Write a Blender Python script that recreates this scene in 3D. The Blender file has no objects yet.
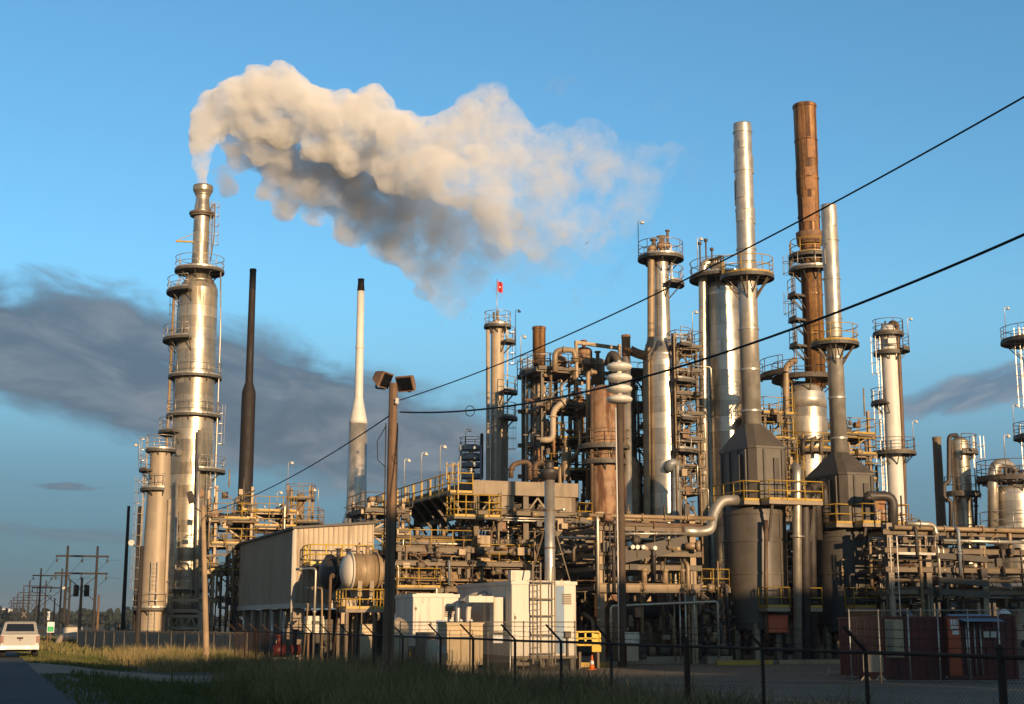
import bpy, math, random
import numpy as np
from mathutils import Vector, Matrix, noise as mnoise

random.seed(7)
rng = np.random.default_rng(11)
R = math.radians
C = bpy.context.scene.collection
scene = bpy.context.scene

# ------------------------------------------------------------------ camera
PITCH = R(10.75); FPX = 50.0 / 36.0 * 1024; CAMZ = 2.3
cam_d = bpy.data.cameras.new('camera'); cam_d.lens = 50; cam_d.sensor_width = 36
cam_d.clip_start = 0.1; cam_d.clip_end = 12000
cam = bpy.data.objects.new('camera', cam_d); C.objects.link(cam)
cam.location = (0, 0, CAMZ); cam.rotation_euler = (R(90) + PITCH, 0, 0)
scene.camera = cam

# ------------------------------------------------------------------ light
SUN_AZ = R(28); SUN_EL = R(9.0)
TO_SUN = Vector((math.sin(SUN_AZ) * math.cos(SUN_EL), -math.cos(SUN_AZ) * math.cos(SUN_EL), math.sin(SUN_EL)))
sl = bpy.data.lights.new('sun', 'SUN'); sl.energy = 5.0; sl.angle = R(0.5); sl.color = (1.0, 0.69, 0.39)
so = bpy.data.objects.new('sun', sl); C.objects.link(so); so.location = (40, -60, 60)
so.rotation_euler = TO_SUN.to_track_quat('Z', 'Y').to_euler()
EXPOSURE = 0.28
scene.view_settings.view_transform = 'Standard'; scene.view_settings.look = 'None'
scene.view_settings.exposure = EXPOSURE; scene.view_settings.gamma = 1.0
scene.view_settings.use_curve_mapping = False
scene.cycles.max_bounces = 8; scene.cycles.diffuse_bounces = 3; scene.cycles.glossy_bounces = 3
scene.cycles.volume_bounces = 5; scene.cycles.transparent_max_bounces = 12
scene.cycles.volume_step_rate = 0.12; scene.cycles.volume_max_steps = 512
scene.cycles.use_denoising = True

# ------------------------------------------------------------------ node helper
class NT:
    def __init__(s, tree): s.t = tree; s.n = tree.nodes; s.l = tree.links
    def node(s, typ, **kw):
        n = s.n.new(typ)
        for k, v in kw.items():
            setattr(n, k, v)
        return n
    def put(s, sock, v):
        if v is None: return
        if isinstance(v, bpy.types.NodeSocket): s.l.new(v, sock)
        else: sock.default_value = v
    def math(s, op, a, b=None, c=None, clamp=False):
        n = s.node('ShaderNodeMath', operation=op); n.use_clamp = clamp
        s.put(n.inputs[0], a); s.put(n.inputs[1], b); s.put(n.inputs[2], c)
        return n.outputs[0]
    def vmath(s, op, a, b=None):
        n = s.node('ShaderNodeVectorMath', operation=op)
        s.put(n.inputs[0], a); s.put(n.inputs[1], b)
        return n.outputs[0]
    def ramp(s, v, lo, hi, a=0.0, b=1.0, smooth=True):
        n = s.node('ShaderNodeMapRange'); n.interpolation_type = 'SMOOTHSTEP' if smooth else 'LINEAR'
        s.put(n.inputs[0], v); s.put(n.inputs[1], lo); s.put(n.inputs[2], hi); s.put(n.inputs[3], a); s.put(n.inputs[4], b)
        return n.outputs[0]
    def mix(s, f, a, b, blend='MIX'):
        n = s.node('ShaderNodeMix', data_type='RGBA', blend_type=blend); n.clamp_factor = True
        s.put(n.inputs[0], f); s.put(n.inputs[6], a); s.put(n.inputs[7], b)
        return n.outputs[2]
    def noise(s, vec, scale, detail=4.0, rough=0.55, dist=0.0):
        n = s.node('ShaderNodeTexNoise')
        s.put(n.inputs['Vector'], vec); n.inputs['Scale'].default_value = scale
        n.inputs['Detail'].default_value = detail; n.inputs['Roughness'].default_value = rough
        n.inputs['Distortion'].default_value = dist
        return n.outputs[0]
    def mapping(s, vec, scale=(1, 1, 1), loc=(0, 0, 0), rot=(0, 0, 0)):
        n = s.node('ShaderNodeMapping')
        s.put(n.inputs[0], vec); n.inputs[1].default_value = loc; n.inputs[2].default_value = rot; n.inputs[3].default_value = scale
        return n.outputs[0]

def c4(c): return (c[0], c[1], c[2], 1.0)

# ------------------------------------------------------------------ world: clear evening sky with low cloud banks
world = bpy.data.worlds.new('World'); scene.world = world; world.use_nodes = True
w = NT(world.node_tree); w.n.clear()
sky = w.node('ShaderNodeTexSky', sky_type='NISHITA'); sky.sun_disc = False
sky.sun_elevation = SUN_EL; sky.sun_rotation = math.pi - SUN_AZ
sky.altitude = 0; sky.air_density = 1.0; sky.dust_density = 0.6; sky.ozone_density = 2.0
SKY_K = 0.15
geo = w.node('ShaderNodeTexCoord')
sep = w.node('ShaderNodeSeparateXYZ'); w.l.new(geo.outputs['Generated'], sep.inputs[0])
az = w.math('MULTIPLY', w.math('ARCTAN2', sep.outputs[0], sep.outputs[1]), 57.2958)     # degrees, + to the east
el = w.math('MULTIPLY', w.math('ARCSINE', sep.outputs[2]), 57.2958)
comb = w.node('ShaderNodeCombineXYZ'); w.put(comb.inputs[0], az); w.put(comb.inputs[1], el)
AE = comb.outputs[0]
def cloud_mask(azc, elc, tilt, half_len, half_th, sx, sy, seed, thr, soft, warp=1.0):
    """a long bank of cloud: an ellipse in azimuth/elevation broken up by stretched noise"""
    m = w.mapping(AE, loc=(-azc, -elc, 0))
    m = w.mapping(m, rot=(0, 0, -R(tilt)))
    s_ = w.node('ShaderNodeSeparateXYZ'); w.put(s_.inputs[0], m)
    n1 = w.noise(w.mapping(m, scale=(sx, sy, 1), loc=(seed, seed * 1.7, 0)), 1.0, 7.0, 0.55, 0.5)
    dx = w.math('DIVIDE', s_.outputs[0], half_len); dy = w.math('DIVIDE', s_.outputs[1], half_th)
    r2 = w.math('ADD', w.math('MULTIPLY', dx, dx), w.math('MULTIPLY', dy, dy))
    body = w.math('SUBTRACT', 1.0, r2)
    v = w.math('ADD', body, w.math('MULTIPLY', w.math('SUBTRACT', n1, 0.5), 2.6 * warp))
    return w.ramp(v, thr, thr + soft), n1
skyc = w.mix(1.0, sky.outputs[0], (SKY_K, SKY_K, SKY_K, 1), 'MULTIPLY')
SKY_TINT = (0.64, 1.06, 1.22, 1)
skyc = w.mix(1.0, skyc, SKY_TINT, 'MULTIPLY')
# dull blue band of far moisture along the horizon
low = w.mix(w.ramp(el, 0.0, 6.0, smooth=False), (0.040, 0.082, 0.130, 1), (0.125, 0.245, 0.345, 1))
low = w.mix(w.ramp(el, 6.0, 13.0, smooth=False), low, (0.195, 0.425, 0.62, 1))
skyc = w.mix(w.ramp(el, 5.0, 16.0, 0.92, 0.0), skyc, low)
# unseen warm belt added round the rest of the horizon to warm the shade
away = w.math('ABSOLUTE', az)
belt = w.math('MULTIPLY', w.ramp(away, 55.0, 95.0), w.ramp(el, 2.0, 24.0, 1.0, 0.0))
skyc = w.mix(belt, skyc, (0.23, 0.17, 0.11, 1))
for args, col, lit, amt in (
        ((-14.0, 9.4, -12, 16.0, 3.1, 0.20, 0.5, 3.1, -0.2, 0.85), (0.090, 0.128, 0.175, 1), (0.18, 0.215, 0.255, 1), 0.93),
        ((-6.0, 7.0, -12, 9.0, 1.9, 0.30, 0.6, 9.7, -0.1, 0.9), (0.100, 0.142, 0.19, 1), (0.19, 0.23, 0.27, 1), 0.9),
        ((19.0, 8.9, 12, 5.2, 0.85, 0.30, 1.1, 6.3, -0.1, 0.9), (0.115, 0.165, 0.235, 1), (0.25, 0.28, 0.32, 1), 0.85),
        ((-17.5, 5.1, 0, 1.7, 0.22, 0.8, 2.2, 1.3, 0.2, 0.8), (0.10, 0.13, 0.185, 1), (0.16, 0.18, 0.22, 1), 0.7),
        ((-14.0, 3.2, -2, 11.0, 0.5, 0.25, 1.6, 14.3, 0.2, 0.9), (0.10, 0.14, 0.19, 1), (0.15, 0.18, 0.22, 1), 0.5),
        ((70.0, 14.0, 3, 40.0, 5.0, 0.06, 0.3, 21.3, 0.2, 0.9), (0.14, 0.18, 0.26, 1), (0.5, 0.42, 0.38, 1), 0.8),
        ((-85.0, 16.0, -3, 40.0, 5.0, 0.06, 0.3, 31.3, 0.2, 0.9), (0.14, 0.18, 0.26, 1), (0.5, 0.42, 0.38, 1), 0.8)):
    m, n1 = cloud_mask(*args)
    tone = w.mix(w.ramp(n1, 0.42, 0.7, 0.0, 1.0), col, lit)
    skyc = w.mix(w.math('MULTIPLY', m, amt), skyc, tone)
# dark cover added overhead and behind, out of view, to cut the fill light
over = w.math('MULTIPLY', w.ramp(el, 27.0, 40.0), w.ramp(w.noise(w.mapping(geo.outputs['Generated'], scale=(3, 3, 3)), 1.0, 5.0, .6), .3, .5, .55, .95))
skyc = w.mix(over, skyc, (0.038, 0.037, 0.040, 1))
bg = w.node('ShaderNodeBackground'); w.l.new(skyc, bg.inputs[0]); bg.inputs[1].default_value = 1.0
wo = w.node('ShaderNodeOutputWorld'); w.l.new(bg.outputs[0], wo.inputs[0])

# ------------------------------------------------------------------ geometry helpers
def pt(px, py, Y):
    """world point where the line of sight of photo pixel (px, py) reaches distance Y"""
    cx = (px - 512) / FPX; cy = (352 - py) / FPX
    d = Vector((cx, math.cos(PITCH) - cy * math.sin(PITCH), math.sin(PITCH) + cy * math.cos(PITCH)))
    return Vector((0, 0, CAMZ)) + d * (Y / d.y)
def zz(py, Y): return pt(512, py, Y).z
def rad(px, py, wpx, Y): return (pt(px + wpx / 2, py, Y).x - pt(px - wpx / 2, py, Y).x) / 2

ROT = R(20.15)
DV = Vector((-math.sin(ROT), math.cos(ROT), 0)); NV = Vector((math.cos(ROT), math.sin(ROT), 0))
EDGE = Vector((-9.8, 33, 0))
def grid(c, b, z=0.0): return EDGE + NV * c + DV * b + Vector((0, 0, z))     # c metres right of the road edge, b metres along it

class MB:
    def __init__(s): s.v = []; s.f = []; s.sm = []
    def add(s, vs, fs, smooth=False):
        o = len(s.v); s.v.extend([tuple(p) for p in vs])
        s.f.extend([tuple(i + o for i in f) for f in fs])
        s.sm.extend(smooth if isinstance(smooth, list) else [smooth] * len(fs))
        return s
    def box(s, x0, y0, z0, x1, y1, z1):
        vs = [(x, y, z) for z in (z0, z1) for (x, y) in ((x0, y0), (x1, y0), (x1, y1), (x0, y1))]
        return s.add(vs, [(3, 2, 1, 0), (4, 5, 6, 7), (0, 1, 5, 4), (1, 2, 6, 5), (2, 3, 7, 6), (3, 0, 4, 7)])
    def cbox(s, cx, cy, cz, sx, sy, sz): return s.box(cx - sx / 2, cy - sy / 2, cz - sz / 2, cx + sx / 2, cy + sy / 2, cz + sz / 2)
    def beam(s, p, q, wd, h=None):
        p = Vector(p); q = Vector(q); h = h or wd; d = (q - p).normalized()
        u = d.cross(Vector((0, 0, 1)))
        if u.length < 1e-3: u = Vector((1, 0, 0))
        u.normalize(); t = u.cross(d).normalized()
        vs = []
        for c in (p, q):
            for a, b in ((-1, -1), (1, -1), (1, 1), (-1, 1)): vs.append(c + u * (a * wd / 2) + t * (b * h / 2))
        return s.add(vs, [(3, 2, 1, 0), (4, 5, 6, 7), (0, 1, 5, 4), (1, 2, 6, 5), (2, 3, 7, 6), (3, 0, 4, 7)])
    def hsec(s, p, q, wd, h, t=0.025):
        """an H section from p to q"""
        p = Vector(p); q = Vector(q); d = (q - p).normalized()
        u = d.cross(Vector((0, 0, 1)))
        if u.length < 1e-3: u = Vector((1, 0, 0))
        u.normalize(); v = u.cross(d).normalized()
        o = v * (h / 2 - t / 2)
        s.beam2(p + o, q + o, u, v, wd, t); s.beam2(p - o, q - o, u, v, wd, t); s.beam2(p, q, u, v, t, h - 2 * t - 0.002)
        return s
    def beam2(s, p, q, u, v, a, b):
        vs = []
        for c in (p, q):
            for i, j in ((-1, -1), (1, -1), (1, 1), (-1, 1)): vs.append(c + u * (i * a / 2) + v * (j * b / 2))
        return s.add(vs, [(3, 2, 1, 0), (4, 5, 6, 7), (0, 1, 5, 4), (1, 2, 6, 5), (2, 3, 7, 6), (3, 0, 4, 7)])
    def cyl(s, p, q, r0, r1=None, n=12, cap=True):
        r1 = r0 if r1 is None else r1
        p = Vector(p); q = Vector(q); d = (q - p).normalized()
        u = d.orthogonal().normalized(); t = d.cross(u)
        vs = []
        for c, r in ((p, r0), (q, r1)):
            for i in range(n):
                a = 2 * math.pi * i / n; vs.append(c + u * (r * math.cos(a)) + t * (r * math.sin(a)))
        fs = [(i, (i + 1) % n, n + (i + 1) % n, n + i) for i in range(n)]; sm = [n > 4] * n
        if cap: fs += [tuple(range(n))[::-1], tuple(range(n, 2 * n))]; sm += [False, False]
        return s.add(vs, fs, sm)
    def tube(s, pts, r, n=8, bend=None, cap=True):
        P = [Vector(p) for p in pts]
        if bend is None: bend = r * 3.0
        Q = [P[0]]
        for i in range(1, len(P) - 1):
            a, b, c = P[i - 1], P[i], P[i + 1]
            d1 = (a - b); d2 = (c - b)
            ang = d1.angle(d2) if d1.length > 1e-6 and d2.length > 1e-6 else math.pi
            if bend <= 0 or ang > math.pi - 0.15: Q.append(b); continue
            k = min(bend, d1.length * .48, d2.length * .48)
            p1 = b + d1.normalized() * k; p2 = b + d2.normalized() * k
            for j in range(5):
                t = j / 4; Q.append(p1 * (1 - t) ** 2 + b * 2 * t * (1 - t) + p2 * t * t)
        Q.append(P[-1])
        m = len(Q); tg = []
        for i in range(m):
            d = Q[min(i + 1, m - 1)] - Q[max(i - 1, 0)]
            tg.append(d.normalized() if d.length > 1e-9 else Vector((0, 0, 1)))
        u = tg[0].orthogonal().normalized(); vs = []
        for i in range(m):
            u = (u - tg[i] * u.dot(tg[i]))
            u = u.normalized() if u.length > 1e-6 else tg[i].orthogonal().normalized()
            t = tg[i].cross(u)
            for j in range(n):
                a = 2 * math.pi * j / n; vs.append(Q[i] + u * (r * math.cos(a)) + t * (r * math.sin(a)))
        fs = []; sm = []
        for i in range(m - 1):
            for j in range(n):
                fs.append((i * n + j, i * n + (j + 1) % n, (i + 1) * n + (j + 1) % n, (i + 1) * n + j)); sm.append(n > 4)
        if cap:
            fs += [tuple(range(n))[::-1], tuple(range((m - 1) * n, m * n))]; sm += [False, False]
        return s.add(vs, fs, sm)
    def lathe(s, prof, n=32, c=(0, 0), cap=True, sharp=True):
        """prof: [(z, r)]; every ring is doubled so that creases stay sharp"""
        fs = []; sm = []; vs = []
        for k in range(len(prof) - 1):
            o = len(vs)
            for z, r in (prof[k], prof[k + 1]):
                for i in range(n):
                    a = 2 * math.pi * i / n; vs.append((c[0] + r * math.cos(a), c[1] + r * math.sin(a), z))
            for i in range(n):
                fs.append((o + i, o + (i + 1) % n, o + n + (i + 1) % n, o + n + i)); sm.append(True)
        if cap:
            fs.append(tuple(range(n))[::-1]); o = len(vs) - n; fs.append(tuple(range(o, o + n))); sm += [False, False]
        if prof[-1][0] < prof[0][0]: fs = [f[::-1] for f in fs]
        return s.add(vs, fs, sm)
    def band(s, z, r, h=0.06, t=0.03, n=32, c=(0, 0)):
        return s.lathe([(z - h / 2, r - 0.02), (z - h / 2, r + t), (z + h / 2, r + t), (z + h / 2, r - 0.02)], n, c, cap=False)
    def sector(s, r0, r1, z0, z1, a0, a1, n=24):
        vs = []; m = max(3, int(n * abs(a1 - a0) / 360)) + 1
        for i in range(m):
            a = R(a0 + (a1 - a0) * i / (m - 1)); ca, sa = math.cos(a), math.sin(a)
            for r, z in ((r0, z0), (r1, z0), (r1, z1), (r0, z1)): vs.append((r * ca, r * sa, z))
        fs = []
        for i in range(m - 1):
            o = i * 4
            for j in range(4): fs.append((o + j, o + 4 + j, o + 4 + (j + 1) % 4, o + (j + 1) % 4))
        if abs(abs(a1 - a0) - 360) > 1: fs += [(0, 1, 2, 3), tuple((m - 1) * 4 + k for k in (3, 2, 1, 0))]
        return s.add(vs, [f[::-1] for f in fs])
    def prism(s, poly, h0, h1, axis='z'):
        """poly of 2-D points extruded along an axis: 'z' -> (x,y), 'y' -> (x,z), 'x' -> (y,z)"""
        n = len(poly)
        def P(p, h): return {'z': (p[0], p[1], h), 'y': (p[0], h, p[1]), 'x': (h, p[0], p[1])}[axis]
        vs = [P(p, h0) for p in poly] + [P(p, h1) for p in poly]
        fs = [tuple(range(n))[::-1], tuple(range(n, 2 * n))] + [(i, (i + 1) % n, n + (i + 1) % n, n + i) for i in range(n)]
        if axis == 'y': fs = [f[::-1] for f in fs]
        return s.add(vs, fs)
    def loft(s, rings, smooth=False, cap=True):
        n = len(rings[0]); vs = [p for r in rings for p in r]; fs = []
        for k in range(len(rings) - 1):
            for i in range(n): fs.append((k * n + i, k * n + (i + 1) % n, (k + 1) * n + (i + 1) % n, (k + 1) * n + i))
        sm = [smooth] * len(fs)
        if cap: fs += [tuple(range(n))[::-1], tuple(range((len(rings) - 1) * n, len(rings) * n))]; sm += [False, False]
        return s.add(vs, fs, sm)
    def sphere(s, c, rx, ry=None, rz=None, n=16, m=8, z0=-1.0):
        ry = ry or rx; rz = rz or rx; rings = []
        for i in range(m + 1):
            ph = math.asin(z0) + (math.pi / 2 - math.asin(z0)) * i / m
            rr = max(math.cos(ph), 0.001)
            rings.append([(c[0] + rx * rr * math.cos(2 * math.pi * j / n), c[1] + ry * rr * math.sin(2 * math.pi * j / n), c[2] + rz * math.sin(ph)) for j in range(n)])
        return s.loft(rings, True)
    def build(s, name, mat, parent=None, loc=None, rz=0.0):
        me = bpy.data.meshes.new(name)
        me.from_pydata([tuple(map(float, p)) for p in s.v], [], s.f)
        me.polygons.foreach_set('use_smooth', s.sm); me.update()
        if mat: me.materials.append(MAT[mat] if isinstance(mat, str) else mat)
        o = bpy.data.objects.new(name, me); C.objects.link(o)
        if parent is not None: o.parent = parent
        if loc is not None: o.location = loc
        if rz: o.rotation_euler = (0, 0, rz)
        return o

def tag(o, label, cat, group=None, kind=None):
    if label: o['label'] = label
    if cat: o['category'] = cat
    if group: o['group'] = group
    if kind: o['kind'] = kind
    return o
def thing(name, label, cat, loc=(0, 0, 0), rz=0.0, group=None):
    o = bpy.data.objects.new(name, None); C.objects.link(o); o.empty_display_size = .3
    o.location = loc; o.rotation_euler = (0, 0, rz)
    return tag(o, label, cat, group)
def kids(o): return [c for c in C.objects if c.parent == o]
def copy_tree(o, parent=None, _map=None):
    if _map is None:
        _map = {}
        for c in C.objects:
            if c.parent: _map.setdefault(c.parent.name, []).append(c)
    c = o.copy(); C.objects.link(c); c.parent = parent
    for ch in _map.get(o.name, []): copy_tree(ch, c, _map)
    return c

# ------------------------------------------------------------------ materials
MAT = {}
def M(name, col, rough=.55, metal=0.0, var=.3, sc=1.2, stain=None, samt=.5, sthr=.52, bump=.0, bsc=20, panel=None, pvar=.25, spec=None, streak=(2.5, 2.5, .22), fine=None):
    m = bpy.data.materials.new(name); m.use_nodes = True; MAT[name] = m
    t = NT(m.node_tree); bs = t.n['Principled BSDF']
    tc = t.node('ShaderNodeTexCoord').outputs['Object']
    oi = t.node('ShaderNodeObjectInfo')
    off = t.node('ShaderNodeCombineXYZ')
    k = t.math('MULTIPLY', oi.outputs['Random'], 37.0); t.put(off.inputs[0], k); t.put(off.inputs[1], k)
    tcr = t.vmath('ADD', tc, off.outputs[0])
    n1 = t.noise(tcr, sc, 6.0, .6)
    lo = c4([x * (1 - var) for x in col]); hi = c4([min(1, x * (1 + var)) for x in col])
    c = t.mix(t.ramp(n1, .3, .7), lo, hi)
    if fine:
        n3 = t.noise(tcr, fine[0], 3.0, .6); c = t.mix(t.ramp(n3, .35, .7, 0, fine[2] if len(fine) > 2 else .7), c, c4(fine[1]))
    rr = t.ramp(n1, .3, .75, rough * .85, min(1, rough * 1.2))
    if panel:
        s = t.node('ShaderNodeSeparateXYZ'); t.put(s.inputs[0], tc)
        a = t.math('MULTIPLY', t.math('ARCTAN2', s.outputs[1], s.outputs[0]), panel[0])
        cb = t.node('ShaderNodeCombineXYZ'); t.put(cb.inputs[0], a); t.put(cb.inputs[1], s.outputs[2]); t.put(cb.inputs[2], k)
        br = t.node('ShaderNodeTexBrick'); t.put(br.inputs['Vector'], cb.outputs[0])
        br.inputs['Color1'].default_value = (1 - pvar, 1 - pvar, 1 - pvar, 1); br.inputs['Color2'].default_value = (1 + pvar * .4, 1 + pvar * .4, 1 + pvar * .4, 1)
        br.inputs['Mortar'].default_value = (.45, .42, .4, 1); br.inputs['Mortar Size'].default_value = .012
        br.inputs['Scale'].default_value = 1.0; br.inputs['Brick Width'].default_value = 1.9; br.inputs['Row Height'].default_value = panel[1]
        br.inputs['Bias'].default_value = 0.0
        c = t.mix(1.0, c, br.outputs[0], 'MULTIPLY')
        bw = t.math('MULTIPLY', br.outputs[1], .15); rr = t.math('ADD', rr, bw)
    if stain:
        n2 = t.noise(t.mapping(tcr, scale=streak), 1.0, 7.0, .65)
        f = t.ramp(n2, sthr, sthr + .16, 0.0, samt)
        c = t.mix(f, c, c4(stain)); rr = t.math('ADD', rr, t.math('MULTIPLY', f, .3), clamp=True)
        if metal: t.put(bs.inputs['Metallic'], t.math('MULTIPLY', t.math('SUBTRACT', 1.0, f), metal))
    elif metal: bs.inputs['Metallic'].default_value = metal
    t.put(bs.inputs['Base Color'], c); t.put(bs.inputs['Roughness'], rr)
    if spec is not None: bs.inputs['Specular IOR Level'].default_value = spec
    if bump:
        b = t.node('ShaderNodeBump'); b.inputs['Strength'].default_value = bump; b.inputs['Distance'].default_value = .03
        t.put(b.inputs['Height'], t.noise(tcr, bsc, 4.0, .6)); t.put(bs.inputs['Normal'], b.outputs[0])
    return m
M('clad', (.55, .475, .365), .38, .75, .12, .8, stain=(.24, .175, .11), samt=.7, sthr=.51, panel=(1.0, .95), pvar=.4, bump=.35, bsc=2.2)
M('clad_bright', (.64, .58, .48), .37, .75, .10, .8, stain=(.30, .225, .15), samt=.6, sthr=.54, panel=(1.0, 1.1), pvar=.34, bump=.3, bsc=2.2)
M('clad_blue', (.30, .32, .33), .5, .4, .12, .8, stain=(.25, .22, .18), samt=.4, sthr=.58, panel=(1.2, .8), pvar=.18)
M('cream', (.46, .365, .255), .55, 0, .12, .7, stain=(.28, .20, .13), samt=.45, sthr=.58)
M('white_steel', (.66, .63, .58), .5, 0, .08, .6, stain=(.36, .29, .21), samt=.35, sthr=.6)
M('rust', (.27, .13, .06), .75, 0, .4, 1.2, stain=(.09, .04, .02), samt=.7, sthr=.5, fine=(6.0, (.36, .20, .09)), bump=.2)
M('rust_stack', (.26, .125, .042), .5, .25, .45, .35, stain=(.055, .022, .011), samt=.92, sthr=.42, fine=(4.0, (.46, .26, .09), .55), streak=(2.8, 2.8, .07))
M('rust_vessel', (.30, .165, .088), .7, 0, .3, .7, stain=(.10, .040, .018), samt=.88, sthr=.46, fine=(2.4, (.42, .29, .18), .6), streak=(1.8, 1.8, .3))
M('dark_stack', (.015, .010, .008), .7, 0, .3, 1.0, stain=(.03, .015, .01), samt=.5)
M('heater', (.092, .078, .062), .5, 0, .2, .5, stain=(.075, .045, .025), samt=.5, sthr=.55, fine=(1.6, (.12, .10, .08), .5), bump=.1, bsc=3)
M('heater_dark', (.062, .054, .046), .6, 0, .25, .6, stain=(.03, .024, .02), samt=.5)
M('steel', (.15, .112, .072), .6, 0, .25, 1.0, stain=(.16, .09, .05), samt=.6, sthr=.53)
M('steel_dark', (.085, .07, .055), .65, 0, .3, 1.0, stain=(.12, .06, .03), samt=.5)
M('steel_rusty', (.22, .12, .065), .7, 0, .35, 1.4, stain=(.09, .045, .025), samt=.6, fine=(5.0, (.32, .20, .11), .6))
M('galv', (.50, .46, .40), .42, .6, .15, 1.5, stain=(.26, .2, .14), samt=.4)
M('grating', (.10, .09, .075), .6, .2, .25, 2.0)
M('yellow', (.44, .275, .035), .5, 0, .2, 1.6, stain=(.25, .13, .03), samt=.6, sthr=.53)
M('bright_yellow', (.62, .42, .02), .45, 0, .1, 1.6, stain=(.35, .2, .03), samt=.3, sthr=.58)
M('pipe_tan', (.31, .22, .128), .5, .1, .2, 1.0, stain=(.22, .13, .07), samt=.5)
M('pipe_silver', (.55, .49, .40), .4, .7, .12, 1.0, stain=(.35, .28, .2), samt=.4, sthr=.58)
M('pipe_dark', (.06, .05, .045), .55, .2, .3, 1.0)
M('pipe_brown', (.13, .08, .048), .6, 0, .3, 1.0, stain=(.07, .04, .025), samt=.5)
M('pipe_bluegrey', (.22, .25, .28), .5, .2, .15, 1.0, stain=(.15, .12, .1), samt=.4)
M('concrete', (.31, .245, .175), .85, 0, .15, 1.2, stain=(.2, .16, .12), samt=.5, bump=.15)
M('siding', (.38, .30, .21), .55, .1, .12, .5, stain=(.20, .14, .085), samt=.5, sthr=.54, streak=(1.5, 1.5, .15))
M('siding_trim', (.46, .42, .35), .55, 0, .1, .8)
M('roofing', (.10, .09, .08), .7, 0, .2, .8)
M('white_paint', (.60, .54, .45), .5, 0, .06, .6, stain=(.33, .24, .15), samt=.55, sthr=.55, streak=(2.6, 2.6, .16))
M('white_clean', (.80, .79, .76), .45, 0, .04, .8)
M('tan_box', (.50, .38, .22), .6, 0, .1, .8, stain=(.3, .2, .1), samt=.35)
M('wood_pole', (.19, .115, .068), .85, 0, .25, 1.5, stain=(.075, .045, .03), samt=.7, sthr=.46, streak=(9, 9, .25), bump=.25, bsc=14)
M('wood_siren', (.085, .058, .038), .85, 0, .25, 1.5, stain=(.04, .028, .02), samt=.6, streak=(9, 9, .25), bump=.2, bsc=14)
M('wood_pole_pale', (.36, .25, .15), .85, 0, .2, 1.5, stain=(.16, .10, .06), samt=.6, streak=(9, 9, .25), bump=.2, bsc=14)
M('wood_dark', (.032, .026, .022), .85, 0, .25, 1.5, stain=(.03, .022, .018), samt=.6, streak=(8, 8, .25))
M('fence_rust', (.055, .026, .016), .85, 0, .4, 6.0, stain=(.025, .014, .01), samt=.6)
M('fence_grey', (.16, .145, .125), .7, .3, .2, 4.0)
M('slat', (.27, .21, .145), .8, 0, .2, .6, stain=(.07, .06, .05), samt=.5)
M('red_container', (.11, .014, .009), .55, 0, .25, .8, stain=(.07, .02, .015), samt=.5)
M('orange_red', (.45, .075, .02), .5, 0, .12, 1.0)
M('red', (.55, .03, .035), .55, 0, .1, 1.0)
M('orange', (.75, .16, .02), .5, 0, .1, 3.0)
M('green_sign', (.02, .42, .13), .5, 0, .06, 1.0)
M('blue_tarp', (.16, .24, .34), .5, 0, .15, 1.0)
M('rubber', (.018, .018, .018), .8, 0, .2, 4.0)
M('cable', (.008, .008, .009), .6, 0, .1, 1.0)
M('window_dark', (.012, .013, .015), .08, 0, .1, 1.0)
M('chrome', (.6, .6, .6), .2, 1.0, .05, 1.0)
M('tail_red', (.12, .003, .003), .3, 0, .1, 4.0)
M('truck_white', (.27, .26, .24), .3, 0, .03, 1.0)
M('lamp_glass', (.7, .68, .6), .25, 0, .05, 1.0)
M('ceramic', (.70, .66, .58), .4, 0, .06, 1.0, stain=(.36, .29, .2), samt=.45, sthr=.55)
M('asphalt', (.040, .040, .042), .9, 0, .18, .25, fine=(9.0, (.06, .06, .06), .5), bump=.3, bsc=30)
M('gravel', (.22, .17, .12), .95, 0, .25, .22, fine=(7.0, (.25, .215, .17), .55), stain=(.09, .075, .06), samt=.55, sthr=.52, streak=(.08, .25, .2), bump=.6, bsc=12)
M('slab', (.24, .215, .18), .9, 0, .2, .3, fine=(3.0, (.16, .14, .115), .6))
M('dirt_road', (.27, .21, .15), .95, 0, .25, .3, fine=(5.0, (.13, .10, .07), .6), bump=.4, bsc=10)
M('paint_white', (.7, .7, .66), .7, 0, .2, 2.0)
M('soil', (.075, .062, .032), .95, 0, .35, .12, fine=(1.3, (.095, .075, .038), .7), bump=.5, bsc=8)
M('far_tree', (.022, .030, .024), .9, 0, .35, .05)

def grass_mat(name, green, dry):
    m = bpy.data.materials.new(name); m.use_nodes = True; MAT[name] = m
    t = NT(m.node_tree); bs = t.n['Principled BSDF']
    g = t.node('ShaderNodeNewGeometry')
    n1 = t.noise(g.outputs['Position'], .22, 4.0, .6); n2 = t.noise(g.outputs['Position'], 9.0, 2.0, .5)
    f = t.math('ADD', t.math('MULTIPLY', n1, .9), t.math('MULTIPLY', n2, .7))
    t.put(bs.inputs['Base Color'], t.mix(t.ramp(f, .62, .98), c4(green), c4(dry)))
    bs.inputs['Roughness'].default_value = .7; bs.inputs['Specular IOR Level'].default_value = .2
grass_mat('grass', (.10, .105, .032), (.25, .19, .08))
grass_mat('grass_green', (.060, .085, .022), (.15, .125, .045))
grass_mat('grass_dry', (.21, .165, .065), (.34, .25, .12))
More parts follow.
